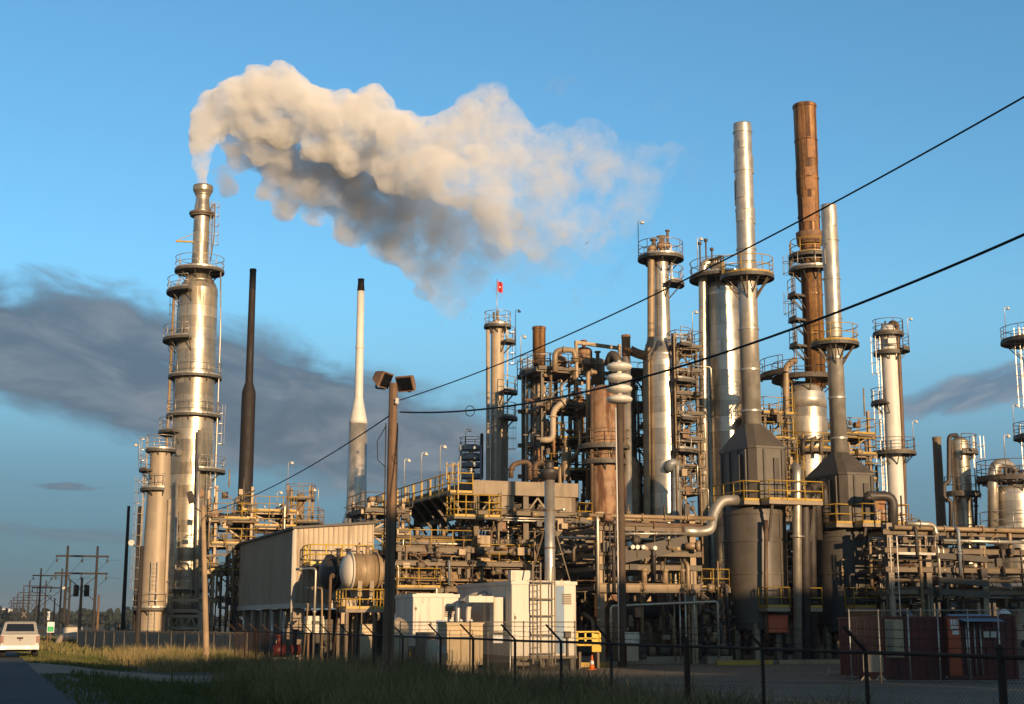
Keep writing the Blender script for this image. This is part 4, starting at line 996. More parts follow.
# ================================================================== rusty stack on the bright vessel
Y = 100
t, pf = tower('regenerator_vessel', 'fat bright clad vessel with a tall rusty brown stack on top', 'vessel', 808, 450, Y, [(386, 22), (388, 30), (393, 36), (400, 39), (411, 40), (640, 43)], 'clad_bright', .9, 44)
MB().lathe([(zz(409, Y), r_at(pf, zz(409, Y)) + .03), (zz(400, Y), rad(808, 400, 39.8, Y)), (zz(393, Y), rad(808, 393, 36.8, Y)), (zz(387.5, Y), rad(808, 388, 30.6, Y)), (zz(385, Y), .8)], 44).build('dome_cap', 'galv', t)
sxr = to_local(t, pt(803, 110, Y)).x; prof = [(105, 22.5), (106, 24), (108, 24), (109, 22.5), (240, 21), (388, 20.5)]
sp = [(zz(py, Y), rad(803, py, w, Y)) for py, w in prof][::-1]; mb = MB(); mb.lathe(sp, 36); zk = sp[0][0] + 1
while zk < sp[-1][0] - 1: mb.band(zk, r_at(sp, zk), .1, .04, 36); zk += 2.9
st = mb.build('stack', 'rust_stack', t, (sxr + .12, 0, 0))
patches(st, Y, .78, [(zz(165, Y), zz(140, Y)), (zz(195, Y), zz(170, Y)), (zz(225, Y), zz(200, Y))], 'rust', 14)
MB().lathe([(zz(245, Y), .93), (zz(233, Y), 1.0), (zz(232, Y), .8)], 28).build('collar', 'steel_rusty', st)
ring_platform(st, zz(256, Y), .8, 1.45, 0, 360, 'yellow'); ring_platform(st, zz(270, Y), .8, 1.6, 90, 330, 'galv')
ring_platform(t, zz(379, Y), .9, 2.35, 0, 360, 'steel_dark', 'steel_dark'); ring_platform(t, zz(376, Y), 2.35, 3.2, 150, 230, 'steel_dark', 'steel_dark', False)
for a, b, ang in ((376, 346, 190), (346, 306, 186), (306, 270, 190), (270, 256, 180)): ladder(st, ang, 1.25, zz(a, Y), zz(b, Y), 'steel')
for py in (346, 320, 296): ring_platform(st, zz(py, Y), .75, 1.75, 165, 215, 'steel')
ring_platform(t, zz(452, Y), r_at(pf, zz(452, Y)), 2.2, 150, 400, 'yellow', 'steel_dark')
mb = MB(); mb.tube([lpt(t, 786, 520, Y - 1.6), lpt(t, 786, 366, Y - 1.6), lpt(t, 795, 360, Y - 1)], .24, n=10, bend=.5); mb.build('pipe', 'pipe_tan', t)
ladder(t, -120, r_at(pf, zz(480, Y)), zz(540, Y), zz(452, Y), 'yellow'); ladder(t, 215, r_at(pf, zz(430, Y)), zz(452, Y), zz(380, Y), 'yellow')
for k in range(4): pipe(t, [lpt(t, 794 + 9 * k, 452 + 3 * (k % 2), Y - 2.2), lpt(t, 794 + 9 * k, 440, Y - 2.2), lpt(t, 797 + 9 * k, 438, Y - 1.4)], .14, rnd.choice(['pipe_dark', 'steel']))

# ================================================================== columns to the east
Y = 112
t, pf = tower('absorber_column', 'clean white column with a dark pipe running down its side', 'tower', 889.5, 360, Y, [(325, 7), (327, 13), (330, 16), (335, 17), (450, 18), (640, 20)], 'white_steel', 4.5)
plat(t, pf, 334, Y, 23, rail='steel'); plat(t, pf, 350, Y, 40, -60, 60, 'steel', lamp=0); plat(t, pf, 353, Y, 30, 120, 300, 'steel'); plat(t, pf, 403, Y, 40, 140, 240, 'steel'); plat(t, pf, 453, Y, 42, 0, 360, 'steel', lamp=10)
ladder(t, 195, .7, zz(403, Y), zz(350, Y)); ladder(t, 195, .7, zz(453, Y), zz(403, Y)); ladder(t, 195, .7, zz(525, Y), zz(453, Y))
pipe(t, [lpt(t, 890, 330, Y), lpt(t, 890, 322, Y), lpt(t, 897, 323, Y - .4), lpt(t, 899, 360, Y - .4), lpt(t, 904, 470, Y - .4), lpt(t, 906, 640, Y - .4)], .18, 'pipe_brown', bend=.4)
mb = MB()
for k in range(5): mb.cyl((-.5 + k * .25, -.2, zz(328, Y)), (-.5 + k * .25, -.2, zz(324, Y) + .2 * (k % 2)), .07, n=6)
mb.build('top_nozzle', 'steel_dark', t); mb = MB(); mb.cyl((0, -.6, zz(343, Y)), (0, -.98, zz(343, Y)), .35, n=14); mb.build('manway', 'white_steel', t)
t, pf = tower('vent_stack', 'plain grey brown stack beside the small silver column', 'stack', 937, 445, 96, [(437, 8.6), (439, 9), (440, 8.4), (530, 10), (640, 11)], 'steel', 5)
Y = 94
t, pf = tower('stabilizer_column', 'small silver column beside the grey brown stack and black bent pipe', 'tower', 960.5, 460, Y, [(437, 6), (439, 13), (441, 17), (446, 18), (540, 20), (640, 21)], 'clad', 1.1)
plat(t, pf, 452, Y, 25, -100, 60, 'steel'); plat(t, pf, 494, Y, 30, 180, 380, 'steel'); pipe(t, [lpt(t, 957, 440, Y), lpt(t, 957, 435, Y), lpt(t, 949, 436, Y - .5), lpt(t, 949, 482, Y - .5), lpt(t, 944, 484, Y - .5), lpt(t, 944, 498, Y - .6), lpt(t, 951, 501, Y - .6), lpt(t, 951, 540, Y - .6)], .15, 'pipe_dark', 3, bend=.3)
pipe(t, [lpt(t, 970, 496, Y - .4), lpt(t, 976, 496, Y - .4), lpt(t, 976, 530, Y - .4)], .1, 'pipe_dark', 1, bend=.25); ladder(t, -20, r_at(pf, 7), zz(494, Y), zz(452, Y)); goose_lamp(t, (.95, -.6, zz(500, Y)), 1.0)
Y = 92
t, pf = tower('reactor_drum', 'broad bright clad drum with a railed top and a big arched silver pipe', 'vessel', 1015, 500, Y, [(485, 20), (487, 34), (490, 42), (495, 45), (640, 47)], 'clad_bright', 1.5, 44)
ring_platform(t, zz(479, Y), 1.0, 2.3, 0, 360, 'steel_dark', 'steel_dark', lamp=240); ring_platform(t, zz(530, Y), 1.55, 2.3, 150, 330, 'galv')
pipe(t, [lpt(t, 1012, 486, Y), lpt(t, 1012, 464, Y), lpt(t, 993, 463, Y - .9), lpt(t, 993, 540, Y - .9)], .34, 'pipe_silver', bend=1.0)
for k in range(5): pipe(t, [lpt(t, 1000 + 5 * k, 480, Y - 1.0), lpt(t, 1000 + 5 * k, 468 + k, Y - 1.0), lpt(t, 1003 + 5 * k, 467 + k, Y - .2)], .12, rnd.choice(['pipe_dark', 'steel', 'pipe_tan']))
Y = 112
t, pf = tower('splitter_column', 'column at the edge of the picture with only its platforms in view', 'tower', 1038, 380, Y, [(322, 12), (326, 20), (640, 24)], 'clad', 1.4)
ring_platform(t, zz(341, Y), .8, 2.65, 90, 330, 'steel', lamp=195); ring_platform(t, zz(437, Y), .9, 2.15, 100, 300, 'steel', lamp=180); ladder(t, 195, 1.0, zz(437, Y), zz(341, Y)); ladder(t, 195, 1.0, zz(540, Y), zz(437, Y))
# ================================================================== steel frames and pipe racks
def frame(root, xs, ys, zs, ztop, mat='steel', cw=.3, bw=.32, brace=0, colmat=None, z0=0.0, H=True):
    for x in xs:
        for y in ys:
            mb = MB()
            (mb.hsec if H else mb.beam)((x, y, z0), (x, y, ztop), cw, cw); mb.build('column', colmat or mat, root)
    for k, z in enumerate(zs):
        e = .004 * k
        for y in ys: mb = MB(); (mb.hsec if H else mb.beam)((xs[0] - .5, y - cw * .5 - .08, z + e), (xs[-1] + .5, y - cw * .5 - .08, z + e), .15, bw); mb.build('beam', mat, root)
        for x in xs: mb = MB(); mb.beam((x + cw * .5 + .08, ys[0] - .3, z - .05 + e), (x + cw * .5 + .08, ys[-1] + .3, z - .05 + e), .14, bw * .8); mb.build('beam', mat, root)
    if brace:
        mb = MB()
        for i in range(len(zs) - 1):
            for j, (xa, xb) in enumerate(zip(xs, xs[1:])):
                a, b = (xa, xb) if (i + j) % 2 else (xb, xa); mb.beam((a, ys[0] + .02, zs[i]), (b, ys[0] + .02, zs[i + 1]), .1)
        for i in range(len(zs) - 1):
            for j, (ya, yb) in enumerate(zip(ys, ys[1:])):
                a, b = (ya, yb) if (i + j) % 2 else (yb, ya); mb.beam((xs[0] - .02, a, zs[i]), (xs[0] - .02, b, zs[i + 1]), .1)
        mb.build('bracing', mat, root)
def run_pipes(root, rng_, xs, ys, zs, n_long, n_cross, n_up, pm=PM, rr=(.05, .17), over=1.0):
    """pipes along the rack, across its face with drops, and upright risers"""
    for i in range(n_long):
        z = rng_.choice(zs); r = rng_.uniform(*rr); x = rng_.uniform(xs[0] + .2, xs[-1] - .2)
        pts = [(x, ys[0] - rng_.uniform(.2, over), z + .18 + r), (x, ys[-1] + rng_.uniform(0, 2), z + .18 + r)]
        if rng_.random() < .6: pts = [(x, pts[0][1], max(.3, z - rng_.uniform(1, 3)))] + pts
        pipe(root, pts, r, rng_.choice(pm), rng_.randrange(3))
    for i in range(n_cross):
        z = rng_.choice(zs) + rng_.uniform(-.5, .7); r = rng_.uniform(rr[0], rr[1] * .9); y = rng_.uniform(ys[0] - .6, ys[0] + (ys[-1] - ys[0]) * .6)
        xa = xs[0] - rng_.uniform(-1.2, 1.0); xb = xs[-1] + rng_.uniform(-1.2, 1.0)
        pts = [(xa, y, z), (xb, y, z)]; u = rng_.random()
        if u < .35: pts.append((xb, y, max(.2, z - rng_.uniform(1, 4))))
        elif u < .6: pts = [(xa, y, max(.2, z - rng_.uniform(.8, 3)))] + pts
        elif u < .75: pts.append((xb, y, z + rng_.uniform(.5, 1.8)))
        pipe(root, pts, r, rng_.choice(pm), rng_.randrange(4))
    for i in range(n_up):
        r = rng_.uniform(rr[0] * .8, rr[1]); x = rng_.uniform(xs[0] - .6, xs[-1] + .6); y = rng_.uniform(ys[0] - .8, ys[0] + (ys[-1] - ys[0]) * .5)
        z1 = rng_.choice(zs) + rng_.uniform(-.8, 1.2); z0 = 0 if rng_.random() < .7 else rng_.uniform(.5, 2.5)
        pts = [(x, y, z0), (x, y, z1)]
        if rng_.random() < .6: pts.append((x + rng_.uniform(-1.4, 1.4), y, z1)) if rng_.random() < .5 else pts.append((x, y + rng_.uniform(.6, 2.0), z1))
        pipe(root, pts, r, rng_.choice(pm), rng_.randrange(4))
    mb = MB()
    for i in range(max(4, n_up // 2)):
        valve(mb, (rng_.uniform(xs[0] - .3, xs[-1] + .3), ys[0] - rng_.uniform(.1, .9), rng_.choice(zs) + rng_.uniform(-.6, .9)), rng_.uniform(.1, .17))
    mb.build('valves', 'steel', root)['kind'] = 'stuff'
def clutter(root, rng_, xs, ys, z0, z1, n=30, mat=('steel', 'pipe_tan', 'pipe_dark', 'steel_dark', 'steel_rusty')):
    """cable trays, junction boxes, brackets, little lines: the small fittings on the frame, a few meshes by material"""
    for m in mat:
        mb = MB()
        for i in range(max(2, n // len(mat))):
            x = rng_.uniform(xs[0], xs[-1]); y = rng_.choice(ys) - rng_.uniform(.2, .7); z = rng_.uniform(z0, z1); u = rng_.random()
            if u < .3: mb.cbox(x, y, z, rng_.uniform(.15, .5), .2, rng_.uniform(.2, .6))
            elif u < .55: mb.tube([(x, y, z), (x + rng_.uniform(-1.2, 1.2), y, z), (x + rng_.uniform(-1.2, 1.2), y, z + rng_.uniform(-1.5, 1.5))], rng_.uniform(.025, .05), n=5, bend=.1)
            elif u < .8: mb.cyl((x, y, z), (x, y, z + rng_.uniform(.5, 2.2)), rng_.uniform(.03, .08), n=6)
            else: mb.cyl((x - .2, y, z), (x + .2, y, z), rng_.uniform(.12, .25), n=10)
        mb.build('fittings', m, root)['kind'] = 'stuff'
def rack(name, label, px, Y, xs, ys, zs, ztop, seed, nl, nc, nu, mat='steel', colmat=None, brace=0, rails=(), rot=ROT, ncl=40, cat='pipe rack', pm=PM, rr=(.05, .17), cw=.3, **k):
    t = thing(name, label, cat, (pt(px, 640, Y).x, Y, 0), rot); r_ = random.Random(seed)
    frame(t, xs, ys, zs, ztop, mat, cw, .3, brace, colmat, **k); run_pipes(t, r_, xs, ys, zs, nl, nc, nu, pm, rr)
    if ncl: clutter(t, r_, xs, ys, .4, ztop, ncl)
    for (z, x0, x1, y0, y1, m) in rails:
        d = MB().box(x0, y0, z - .1, x1, y1, z).build('platform', 'grating', t); handrail(d, [(x0, y1, z), (x0, y0, z), (x1, y0, z), (x1, y1, z)], m, gap=1.2, r=.03)
    return t
def xchanger(label, px, Y, z, L, r, mat='pipe_tan', rot=ROT, ends=(1, 1), dome=False, group='horizontal drums and heat exchangers'):
    t = thing('heat_exchanger', label, 'heat exchanger', (pt(px, 600, Y).x, Y, z), rot, group); mb = MB(); mb.cyl((0, 0, 0), (L, 0, 0), r, n=24)
    for f in (.12, .5, .88): mb.cyl((L * f - .03, 0, 0), (L * f + .03, 0, 0), r * 1.03, n=24)
    mb.build('shell', mat, t)
    for e, x, s in ((ends[0], 0, -1), (ends[1], L, 1)):
        mb = MB(); mb.cyl((x + s * .01, 0, 0), (x + s * .1, 0, 0), r * 1.14, n=24)
        rings = []
        for i in range(6):
            a = math.pi / 2 * i / 5; rings.append([(x + s * (.1 + r * .5 * math.sin(a)), r * max(.02, math.cos(a)) * math.cos(6.2832 * j / 24), r * max(.02, math.cos(a)) * math.sin(6.2832 * j / 24)) for j in range(24)])
        if s < 0: rings = [q[::-1] for q in rings]
        mb.loft(rings, True); mb.build('end_cap', 'white_paint' if dome and s < 0 else mat, t)
    for x in (L * .25, L * .75): mb = MB(); mb.box(x - .12, -r * .8, -r - .45, x + .12, r * .8, -r * .55); mb.build('saddle', 'concrete', t)
    for x, s in ((L * .3, 1), (L * .7, 1)): mb = MB(); mb.cyl((x, 0, r * .9), (x, 0, r + .4), .12, n=10); mb.cyl((x, 0, r + .4), (x, 0, r + .47), .2, n=10); mb.build('nozzle', mat, t)
    return t

# --- the lit rack in front of the tall columns
Zr = lambda py, Y=80: zz(py, Y)
r1 = rack('pipe_rack', 'tan steel pipe rack with a heavy lit cross beam behind the siren pole', 601, 80, [0, 5.7], [0, 6, 12], [Zr(587), Zr(567), Zr(553), Zr(528)], Zr(512), 5, 16, 14, 7, 'steel', 'pipe_tan', ncl=60, rr=(.035, .12), cw=.36, pm=['pipe_tan', 'pipe_dark', 'pipe_brown', 'pipe_dark', 'steel', 'pipe_silver'])
MB().hsec((-.3, -.36, Zr(588)), (6.0, -.36, Zr(588)), .3, .5).build('header_beam', 'pipe_tan', r1)
pipe(r1, [(.3, -.7, .1), (.3, -.7, Zr(606)), (6.9, -.7, Zr(601)), (6.9, -.7, .3)], .07, 'pipe_silver', 3); pipe(r1, [(-.35, -.5, .2), (-.35, -.5, Zr(516)), (-.35, 1.5, Zr(514))], .09, 'pipe_silver', 3)
pipe(r1, [(-1.5, -.4, Zr(516)), (7.0, -.4, Zr(516))], .12, 'pipe_tan', 4); pipe(r1, [(-.5, -.2, Zr(524)), (6.2, -.2, Zr(524))], .15, 'pipe_brown', 3); pipe(r1, [(.8, -.5, Zr(534)), (5.2, -.5, Zr(532))], .07, 'pipe_silver', 2)
for x in (1.7, 2.0, 2.35): mb = MB(); mb.cyl((x, -.72, Zr(547)), (x, -.58, Zr(547)), .12, n=16); g = mb.build('gauge', 'ceramic', r1)
for x in (2.6, 3.9, 5.0): mb = MB(); mb.lathe([(Zr(584), .16), (Zr(572), .16), (Zr(570), .22), (Zr(568), .22)], 14, (x, -.2)); mb.build('valve_body', 'pipe_tan', r1)
mb = MB(); mb.cyl((5.0, -.6, Zr(545)), (5.6, -.9, Zr(545)), .2, n=14); mb.cyl((5.55, -.88, Zr(545)), (5.75, -.98, Zr(545)), .3, n=14); mb.build('blind_flange', 'pipe_tan', r1)
for k in range(5): pipe(r1, [(4.3 + .3 * k, -.45 - .1 * (k % 3), .1), (4.3 + .3 * k, -.45 - .1 * (k % 3), Zr(600 - 8 * k))], .045, ['pipe_tan', 'pipe_silver', 'galv'][k % 3], 2)
for k, (x, h) in enumerate(((2.2, 3.3), (2.75, 1.9))): mb = MB(); mb.lathe([(0, .3), (h - .3, .3), (h, .12)], 16, (x, 3.0)); mb.build('filter_drum', 'pipe_tan', r1)
mb = MB(); mb.beam((1.2, 0, Zr(556)), (5.3, 0, Zr(541)), .7, .8); mb.build('sloping_duct', 'steel_dark', r1)

# --- right hand rack behind the red containers
Y = 84
r2 = rack('pipe_rack', 'dim pipe rack with two lit concrete posts behind the red containers', 931, Y, [-2.6, 0, 3.9, 7.8], [0, 7, 14], [zz(533, Y), zz(551, Y), zz(570, Y), zz(592, Y)], zz(524, Y), 9, 20, 22, 12, 'steel', 'concrete', ncl=110, rr=(.035, .12), cw=.38)
pipe(r2, [(-2.6, -.6, zz(529, Y)), (9, -.6, zz(529, Y))], .14, 'pipe_tan', 3); pipe(r2, [(.6, -.8, zz(541, Y)), (8, -.8, zz(541, Y))], .11, 'pipe_silver', 2); pipe(r2, [(-1.8, -.7, zz(525, Y)), (.2, -.7, zz(525, Y)), (.2, -.7, zz(541, Y))], .16, 'pipe_silver', 2)
for py in (556, 580, 592): MB().beam((0.3, -.55, zz(py, Y)), (3.7, -.55, zz(py + 3, Y)), .5, .34).build('cable_tray', 'steel_dark', r2)
handrail(r2, [(-2.6, -.9, zz(556, Y)), (0, -.9, zz(556, Y))], 'galv'); ladder(r2, 200, 3.0, .2, zz(556, Y), 'galv', False)

# --- air cooler deck
Y = 86
za, zb_ = zz(480, Y), zz(494, Y)
ac = thing('air_cooler_deck', 'long air cooler deck on steel legs with yellow railings and a pale girder', 'air cooler', (pt(472, 600, Y).x, Y, 0), ROT)
LX, LY = 6.9, 19.5
for x in (.3, 3.5, 6.6):
    for y in (.3, 6.6, 12.9, 19.2): mb = MB(); mb.hsec((x, y, 0), (x, y, zb_), .34, .34); mb.build('column', 'steel', ac)
MB().box(0, -.05, zb_, LX, .18, za).build('girder', 'concrete', ac); MB().box(-.02, .2, zb_, .2, LY, za).build('girder', 'steel_dark', ac)
MB().box(.21, .19, zb_ + .05, LX - .02, LY, za - .08).build('plenum', 'heater_dark', ac)
for x in (1.4, 5.2): MB().box(x, .1, zb_ - 1.5, x + 1.3, 1.4, zb_ - .005).build('fan_ring', 'concrete', ac)
mb = MB()
for x0, x1 in ((3.3, 4.3), (4.3, 5.3), (.3, 1.4)): mb.beam((x0, .25, zb_ - 1.4), (x1, .25, zb_ - .1), .1) if x0 != 4.3 else mb.beam((x0, .25, zb_ - .1), (x1, .25, zb_ - 1.4), .1)
mb.build('bracing', 'concrete', ac)
# walkway along the long side, hung on raking struts
d = MB().box(-1.5, -.2, zb_ - .05, -.05, LY, zb_ + .03).build('walkway', 'steel_dark', ac); handrail(d, [(-1.5, LY, zb_ + .03), (-1.5, -.2, zb_ + .03), (-.06, -.2, zb_ + .03)], 'yellow', 1.2, gap=1.55, r=.04)
for k in range(11): y = .2 + k * 1.9; mb = MB(); mb.beam((-1.4, y, zb_ - .08), (.05, y, zb_ - 1.9), .13); mb.build('strut', 'steel', d); mb = MB(); mb.beam((-1.45, y + .02, zb_ - .1), (-1.45, y + .02, za + .35), .11); mb.build('post', 'yellow', d)
d = MB().box(-1.7, -1.7, zb_ - 1.62, 1.2, -.3, zb_ - 1.5).build('platform', 'grating', ac); handrail(d, [(-1.7, -.3, zb_ - 1.5), (-1.7, -1.7, zb_ - 1.5), (1.2, -1.7, zb_ - 1.5), (1.2, -.3, zb_ - 1.5)], 'yellow', 1.3, gap=.65, r=.04, mid_rails=2)
ladder(ac, 190, .9, zb_ - 1.5, za, 'yellow', True)
for y in (2, 6, 10, 14): goose_lamp(ac, (-1.45, y, zb_ + .1), 3.0)
for x in (1.4, 4.2, 7.0):
    for y in (3, 8, 13): mb = MB(); mb.lathe([(zb_ - .9, .9), (zb_ - .05, 1.15)], 20, (x, y)); mb.build('fan_ring', 'steel_dark', ac)
r_ = random.Random(77)
for k, (z, m) in enumerate(((zz(512, Y), 'pipe_silver'), (zz(541, Y), 'pipe_tan'), (zz(549, Y), 'pipe_brown'))):
    MB().hsec((-.4, -.2, z), (LX + .4, -.2, z), .16, .3).build('beam', 'steel', ac)
    for x in (.5, 4.3): MB().beam((x, 0, z), (x, LY, z), .15, .28).build('beam', 'steel', ac)
run_pipes(ac, r_, [0, LX], [0, LY * .7], [zz(512, Y), zz(530, Y), zz(541, Y), zz(556, Y), zz(575, Y)], 6, 22, 26, rr=(.025, .085)); clutter(ac, r_, [0, LX], [0, 4], 1, zb_ - 1, 130)
MB().box(.1, -.7, zz(567, Y), .9, .1, zz(536, Y)).build('support_pier', 'pipe_tan', ac)

# --- lower deck in front of the cooler, a long beam with tan exchangers
Y = 83
r3 = rack('pipe_rack', 'low pipe rack with a long grey beam between the floodlight pole and the white cabins', 398, Y, [0, 4.2, 8.4], [0, 5], [zz(565, Y), zz(590, Y), zz(549, Y)], zz(545, Y), 15, 8, 22, 30, 'steel', brace=0, ncl=170, rr=(.025, .08), cw=.2, rails=((zz(548, Y), -.6, 4.6, .2, 1.6, 'yellow'), (zz(562, Y), 4.8, 8.6, -.2, 1.2, 'yellow'), (zz(588, Y), -.4, 2.2, -1.0, .2, 'yellow')))
MB().hsec((-3.2, -.5, zz(563, Y)), (9.4, -.5, zz(563, Y)), .22, .3).build('header_beam', 'steel', r3)
xchanger('long tan exchanger lying under the long grey beam', 403, 84.5, zz(580, 84), 4.6, .75); xchanger('tan exchanger lying above the long grey beam behind the floodlight pole', 396, 86, zz(545, 86), 4.2, .6)
t = thing('junction_cabinet', 'white cabinet standing on the roof edge behind the white cabin', 'cabinet', (pt(511, 580, 78).x, 78, zz(583, 78)), ROT); MB().box(0, 0, 0, 1.3, .5, .68).build('body', 'white_paint', t); MB().box(.06, -.02, .06, 1.24, -.002, .62).build('door', 'white_paint', t)
MB().box(.1, .1, -zz(583, 78), 1.2, .4, -.003).build('stand', 'steel', t)

# --- the rusty tower structure and its drums
Y = 100
g = rack('process_structure', 'tall rusty steel tower structure with pale drums on its upper deck', 543, Y, [0, 2.6, 5.4], [0, 3.8], [zz(370, Y), zz(405, Y), zz(440, Y), zz(472, Y), zz(505, Y)], zz(366, Y), 23, 8, 26, 30, 'steel', brace=1, ncl=200, rr=(.03, .11), cw=.22, cat='steel frame', pm=['pipe_tan', 'rust', 'pipe_brown', 'steel_rusty', 'pipe_dark', 'cream'],
         rails=((zz(370, Y) + .1, -.4, 3.0, -.4, 4.0, 'steel'), (zz(405, Y) + .1, 1.8, 5.8, -.6, 4.0, 'steel'), (zz(440, Y) + .1, 1.0, 6.0, -1.0, 4.0, 'yellow'), (zz(472, Y) + .1, .2, 6.0, -1.2, 4.0, 'yellow')))
for x in (2.5, 5.9): MB().beam((x, -.4, zz(410, Y)), (x, -.4, zz(340, Y)), .2).build('column', 'pipe_tan', g)
MB().beam((2.4, -.4, zz(341, Y)), (6.0, -.4, zz(344, Y)), .24).build('beam', 'pipe_tan', g); MB().beam((3.4, 1, zz(352, Y)), (5.2, 1, zz(354, Y)), .2).build('beam', 'pipe_tan', g)
def vdrum(name, label, cat, px, Y, py0, py1, w, mat, dome=.5, legs=True, group=None):
    t = thing(name, label, cat, (pt(px, py1, Y).x, Y, zz(py1, Y)), ROT, group); h = zz(py0, Y) - zz(py1, Y); r = rad(px, py0, w, Y); mb = MB()
    mb.lathe([(.0, r * .3), (r * dome * .4, r * .8), (r * dome, r), (h - r * dome, r), (h - r * dome * .5, r * .87), (h - r * dome * .15, r * .5), (h, .05)], 28); mb.build('shell', mat, t)
    mb = MB(); mb.cyl((0, 0, h - .1), (0, 0, h + .45), .14, n=10); mb.cyl((0, 0, h + .4), (0, 0, h + .5), .24, n=10); mb.build('nozzle', mat, t)
    for a in (45, 135, 225, 315):
        if legs: mb = MB(); mb.beam((r * .85 * math.cos(R(a)), r * .85 * math.sin(R(a)), -.2), (r * .85 * math.cos(R(a)), r * .85 * math.sin(R(a)), r * dome + .3), .14); mb.build('leg', 'steel', t)
    return t
vdrum('drum', 'pale orange domed drum on the upper deck of the rusty tower structure', 'drum', 560, 101, 356, 370, 14, 'rust_vessel'); vdrum('drum', 'second domed drum by the top portal of the rusty tower structure', 'drum', 584, 102, 347, 372, 17, 'rust_vessel'); vdrum('drum', 'tan domed drum behind the top portal beam', 'drum', 598, 102.5, 358, 385, 14, 'pipe_tan')
vdrum('drum', 'upright rust brown drum in the middle of the rusty tower structure', 'drum', 579, 101.5, 395, 440, 11, 'rust'); vdrum('drum', 'small tan upright drum on the lowest deck of the rusty tower structure', 'drum', 566, 99, 446, 478, 9, 'pipe_tan')
for pts_, r, m in (([(555, 372), (555, 350), (575, 350), (575, 362)], .2, 'pipe_tan'), ([(540, 440), (553, 440), (553, 410), (566, 400)], .22, 'cream'), ([(535, 478), (535, 462), (548, 462), (548, 478)], .2, 'pipe_brown'), ([(511, 478), (511, 466), (520, 462), (530, 462), (530, 480)], .18, 'pipe_brown'), ([(560, 500), (560, 466), (580, 452), (580, 420)], .15, 'pipe_tan'), ([(588, 500), (588, 372), (597, 372)], .16, 'pipe_tan')):
    pipe(g, [lpt(g, a, b, Y - .9) for a, b in pts_], r, m, 2, bend=.5)
t, pf = tower('reactor_vessel', 'rust brown reactor vessel standing behind the siren', 'vessel', 604, 430, 97, [(386, 16), (389, 24), (393, 27), (450, 28), (640, 29)], 'rust_vessel', 3.2)
ring_platform(t, zz(447, 97), r_at(pf, 8), 1.75, 150, 390, 'steel'); ring_platform(t, zz(462, 97), r_at(pf, 8), 1.5, 180, 360, 'steel'); pipe(t, [lpt(t, 592, 386, 96), lpt(t, 592, 530, 96)], .12, 'pipe_brown')
t, pf = tower('reactor_vessel', 'shorter rust brown vessel beneath the thin capped stack', 'vessel', 629, 490, 98, [(456, 8), (459, 18), (466, 23), (640, 25)], 'rust_vessel', 2.6)
t, pf = tower('vent_stack', 'thin pale stack with a rusty cap and a side duct above the siren', 'stack', 626, 345, 97, [(335, 8.5), (337, 9.5), (339, 8.8), (356, 8.8)], 'rust', 9, rings=False, z0=zz(357, 97), part='rusty_cap')
pf = profile([(357, 8.6), (640, 9.5)], 626, 97); MB().lathe(pf, 22).build('shell', 'pipe_silver', t); pipe(t, [lpt(t, 630, 350, 97), lpt(t, 638, 354, 97), lpt(t, 647, 356, 97)], .33, 'rust', bend=.3, n=14)
pipe(t, [lpt(t, 622, 366, 97), lpt(t, 612, 352, 97.5), lpt(t, 608, 364, 98)], .3, 'steel_dark', bend=.6)

# --- dense structures between and behind the columns
def deckset(name, label, px, Y, w, d, pys, seed, mat='steel', rail='steel', nu=10, nc=10, pm=PM, topz=0):
    zs = [zz(p, Y) for p in pys]
    return rack(name, label, px, Y, [0, w], [0, d], zs, max(zs) + topz + .3, seed, 3, nc, nu, mat, brace=1, rails=[(z + .1, -.3, w + .3, -.4, d, rail) for z in zs[1:]], ncl=70, cat='steel frame', pm=pm, rr=(.03, .11), cw=.17)
deckset('process_structure', 'narrow steel stair structure between the two twin silver columns', 683, 97, 1.5, 3, (520, 492, 468, 440, 415, 395, 372, 348), 31, nu=8, nc=12)
deckset('process_structure', 'yellow railed steel structure between the first furnace and the bright vessel', 772, 96, 1.8, 3, (520, 495, 470, 440, 415), 32, 'steel', 'yellow')
deckset('process_structure', 'yellow and tan pipe structure behind the second furnace', 851, 99, 2.2, 3, (530, 505, 480, 455, 435), 33, 'pipe_tan', 'yellow', 12, 12, topz=1.5)
deckset('process_structure', 'steel structure with piping between the rust vessel and the silver column', 636, 100, 1.6, 3, (525, 498, 470, 440, 405, 372), 34, nu=10, nc=14)
deckset('process_structure', 'tan pipe structure between the scrubber tower and the corrugated building', 211, 104, 2.6, 4, (600, 572, 545, 520), 35, 'pipe_tan', 'yellow', 14, 14, topz=2.2)
deckset('process_structure', 'railed steel structure behind the roof of the corrugated building', 240, 108, 3.6, 4, (600, 560, 527, 512), 36, 'pipe_tan', 'yellow', 10, 10)
deckset('process_structure', 'crowded tan piping structure over the white ended drum', 366, 88, 2.2, 4, (612, 585, 556, 532, 512), 37, 'pipe_tan', 'steel', 14, 14, topz=.6)
deckset('process_structure', 'dark steel structure below the air cooler, behind the exhaust stack', 520, 92, 4.6, 5, (600, 570, 545, 520), 38, 'steel_dark', 'yellow', 14, 18)
deckset('process_structure', 'dim steel structure behind the second furnace and the pipe rack', 878, 93, 3.0, 5, (605, 580, 556, 536), 39, 'steel', 'galv', 10, 12)
deckset('process_structure', 'dark structure of decks and pipes in the gap between the furnaces', 795, 94, 2.2, 4, (610, 585, 560, 535), 40, 'steel_dark', 'galv', 12, 10)
deckset('process_structure', 'low steel structure with yellow railings next to the first furnace legs', 700, 84, 1.5, 3, (612, 590), 41, 'steel', 'yellow', 10, 6)
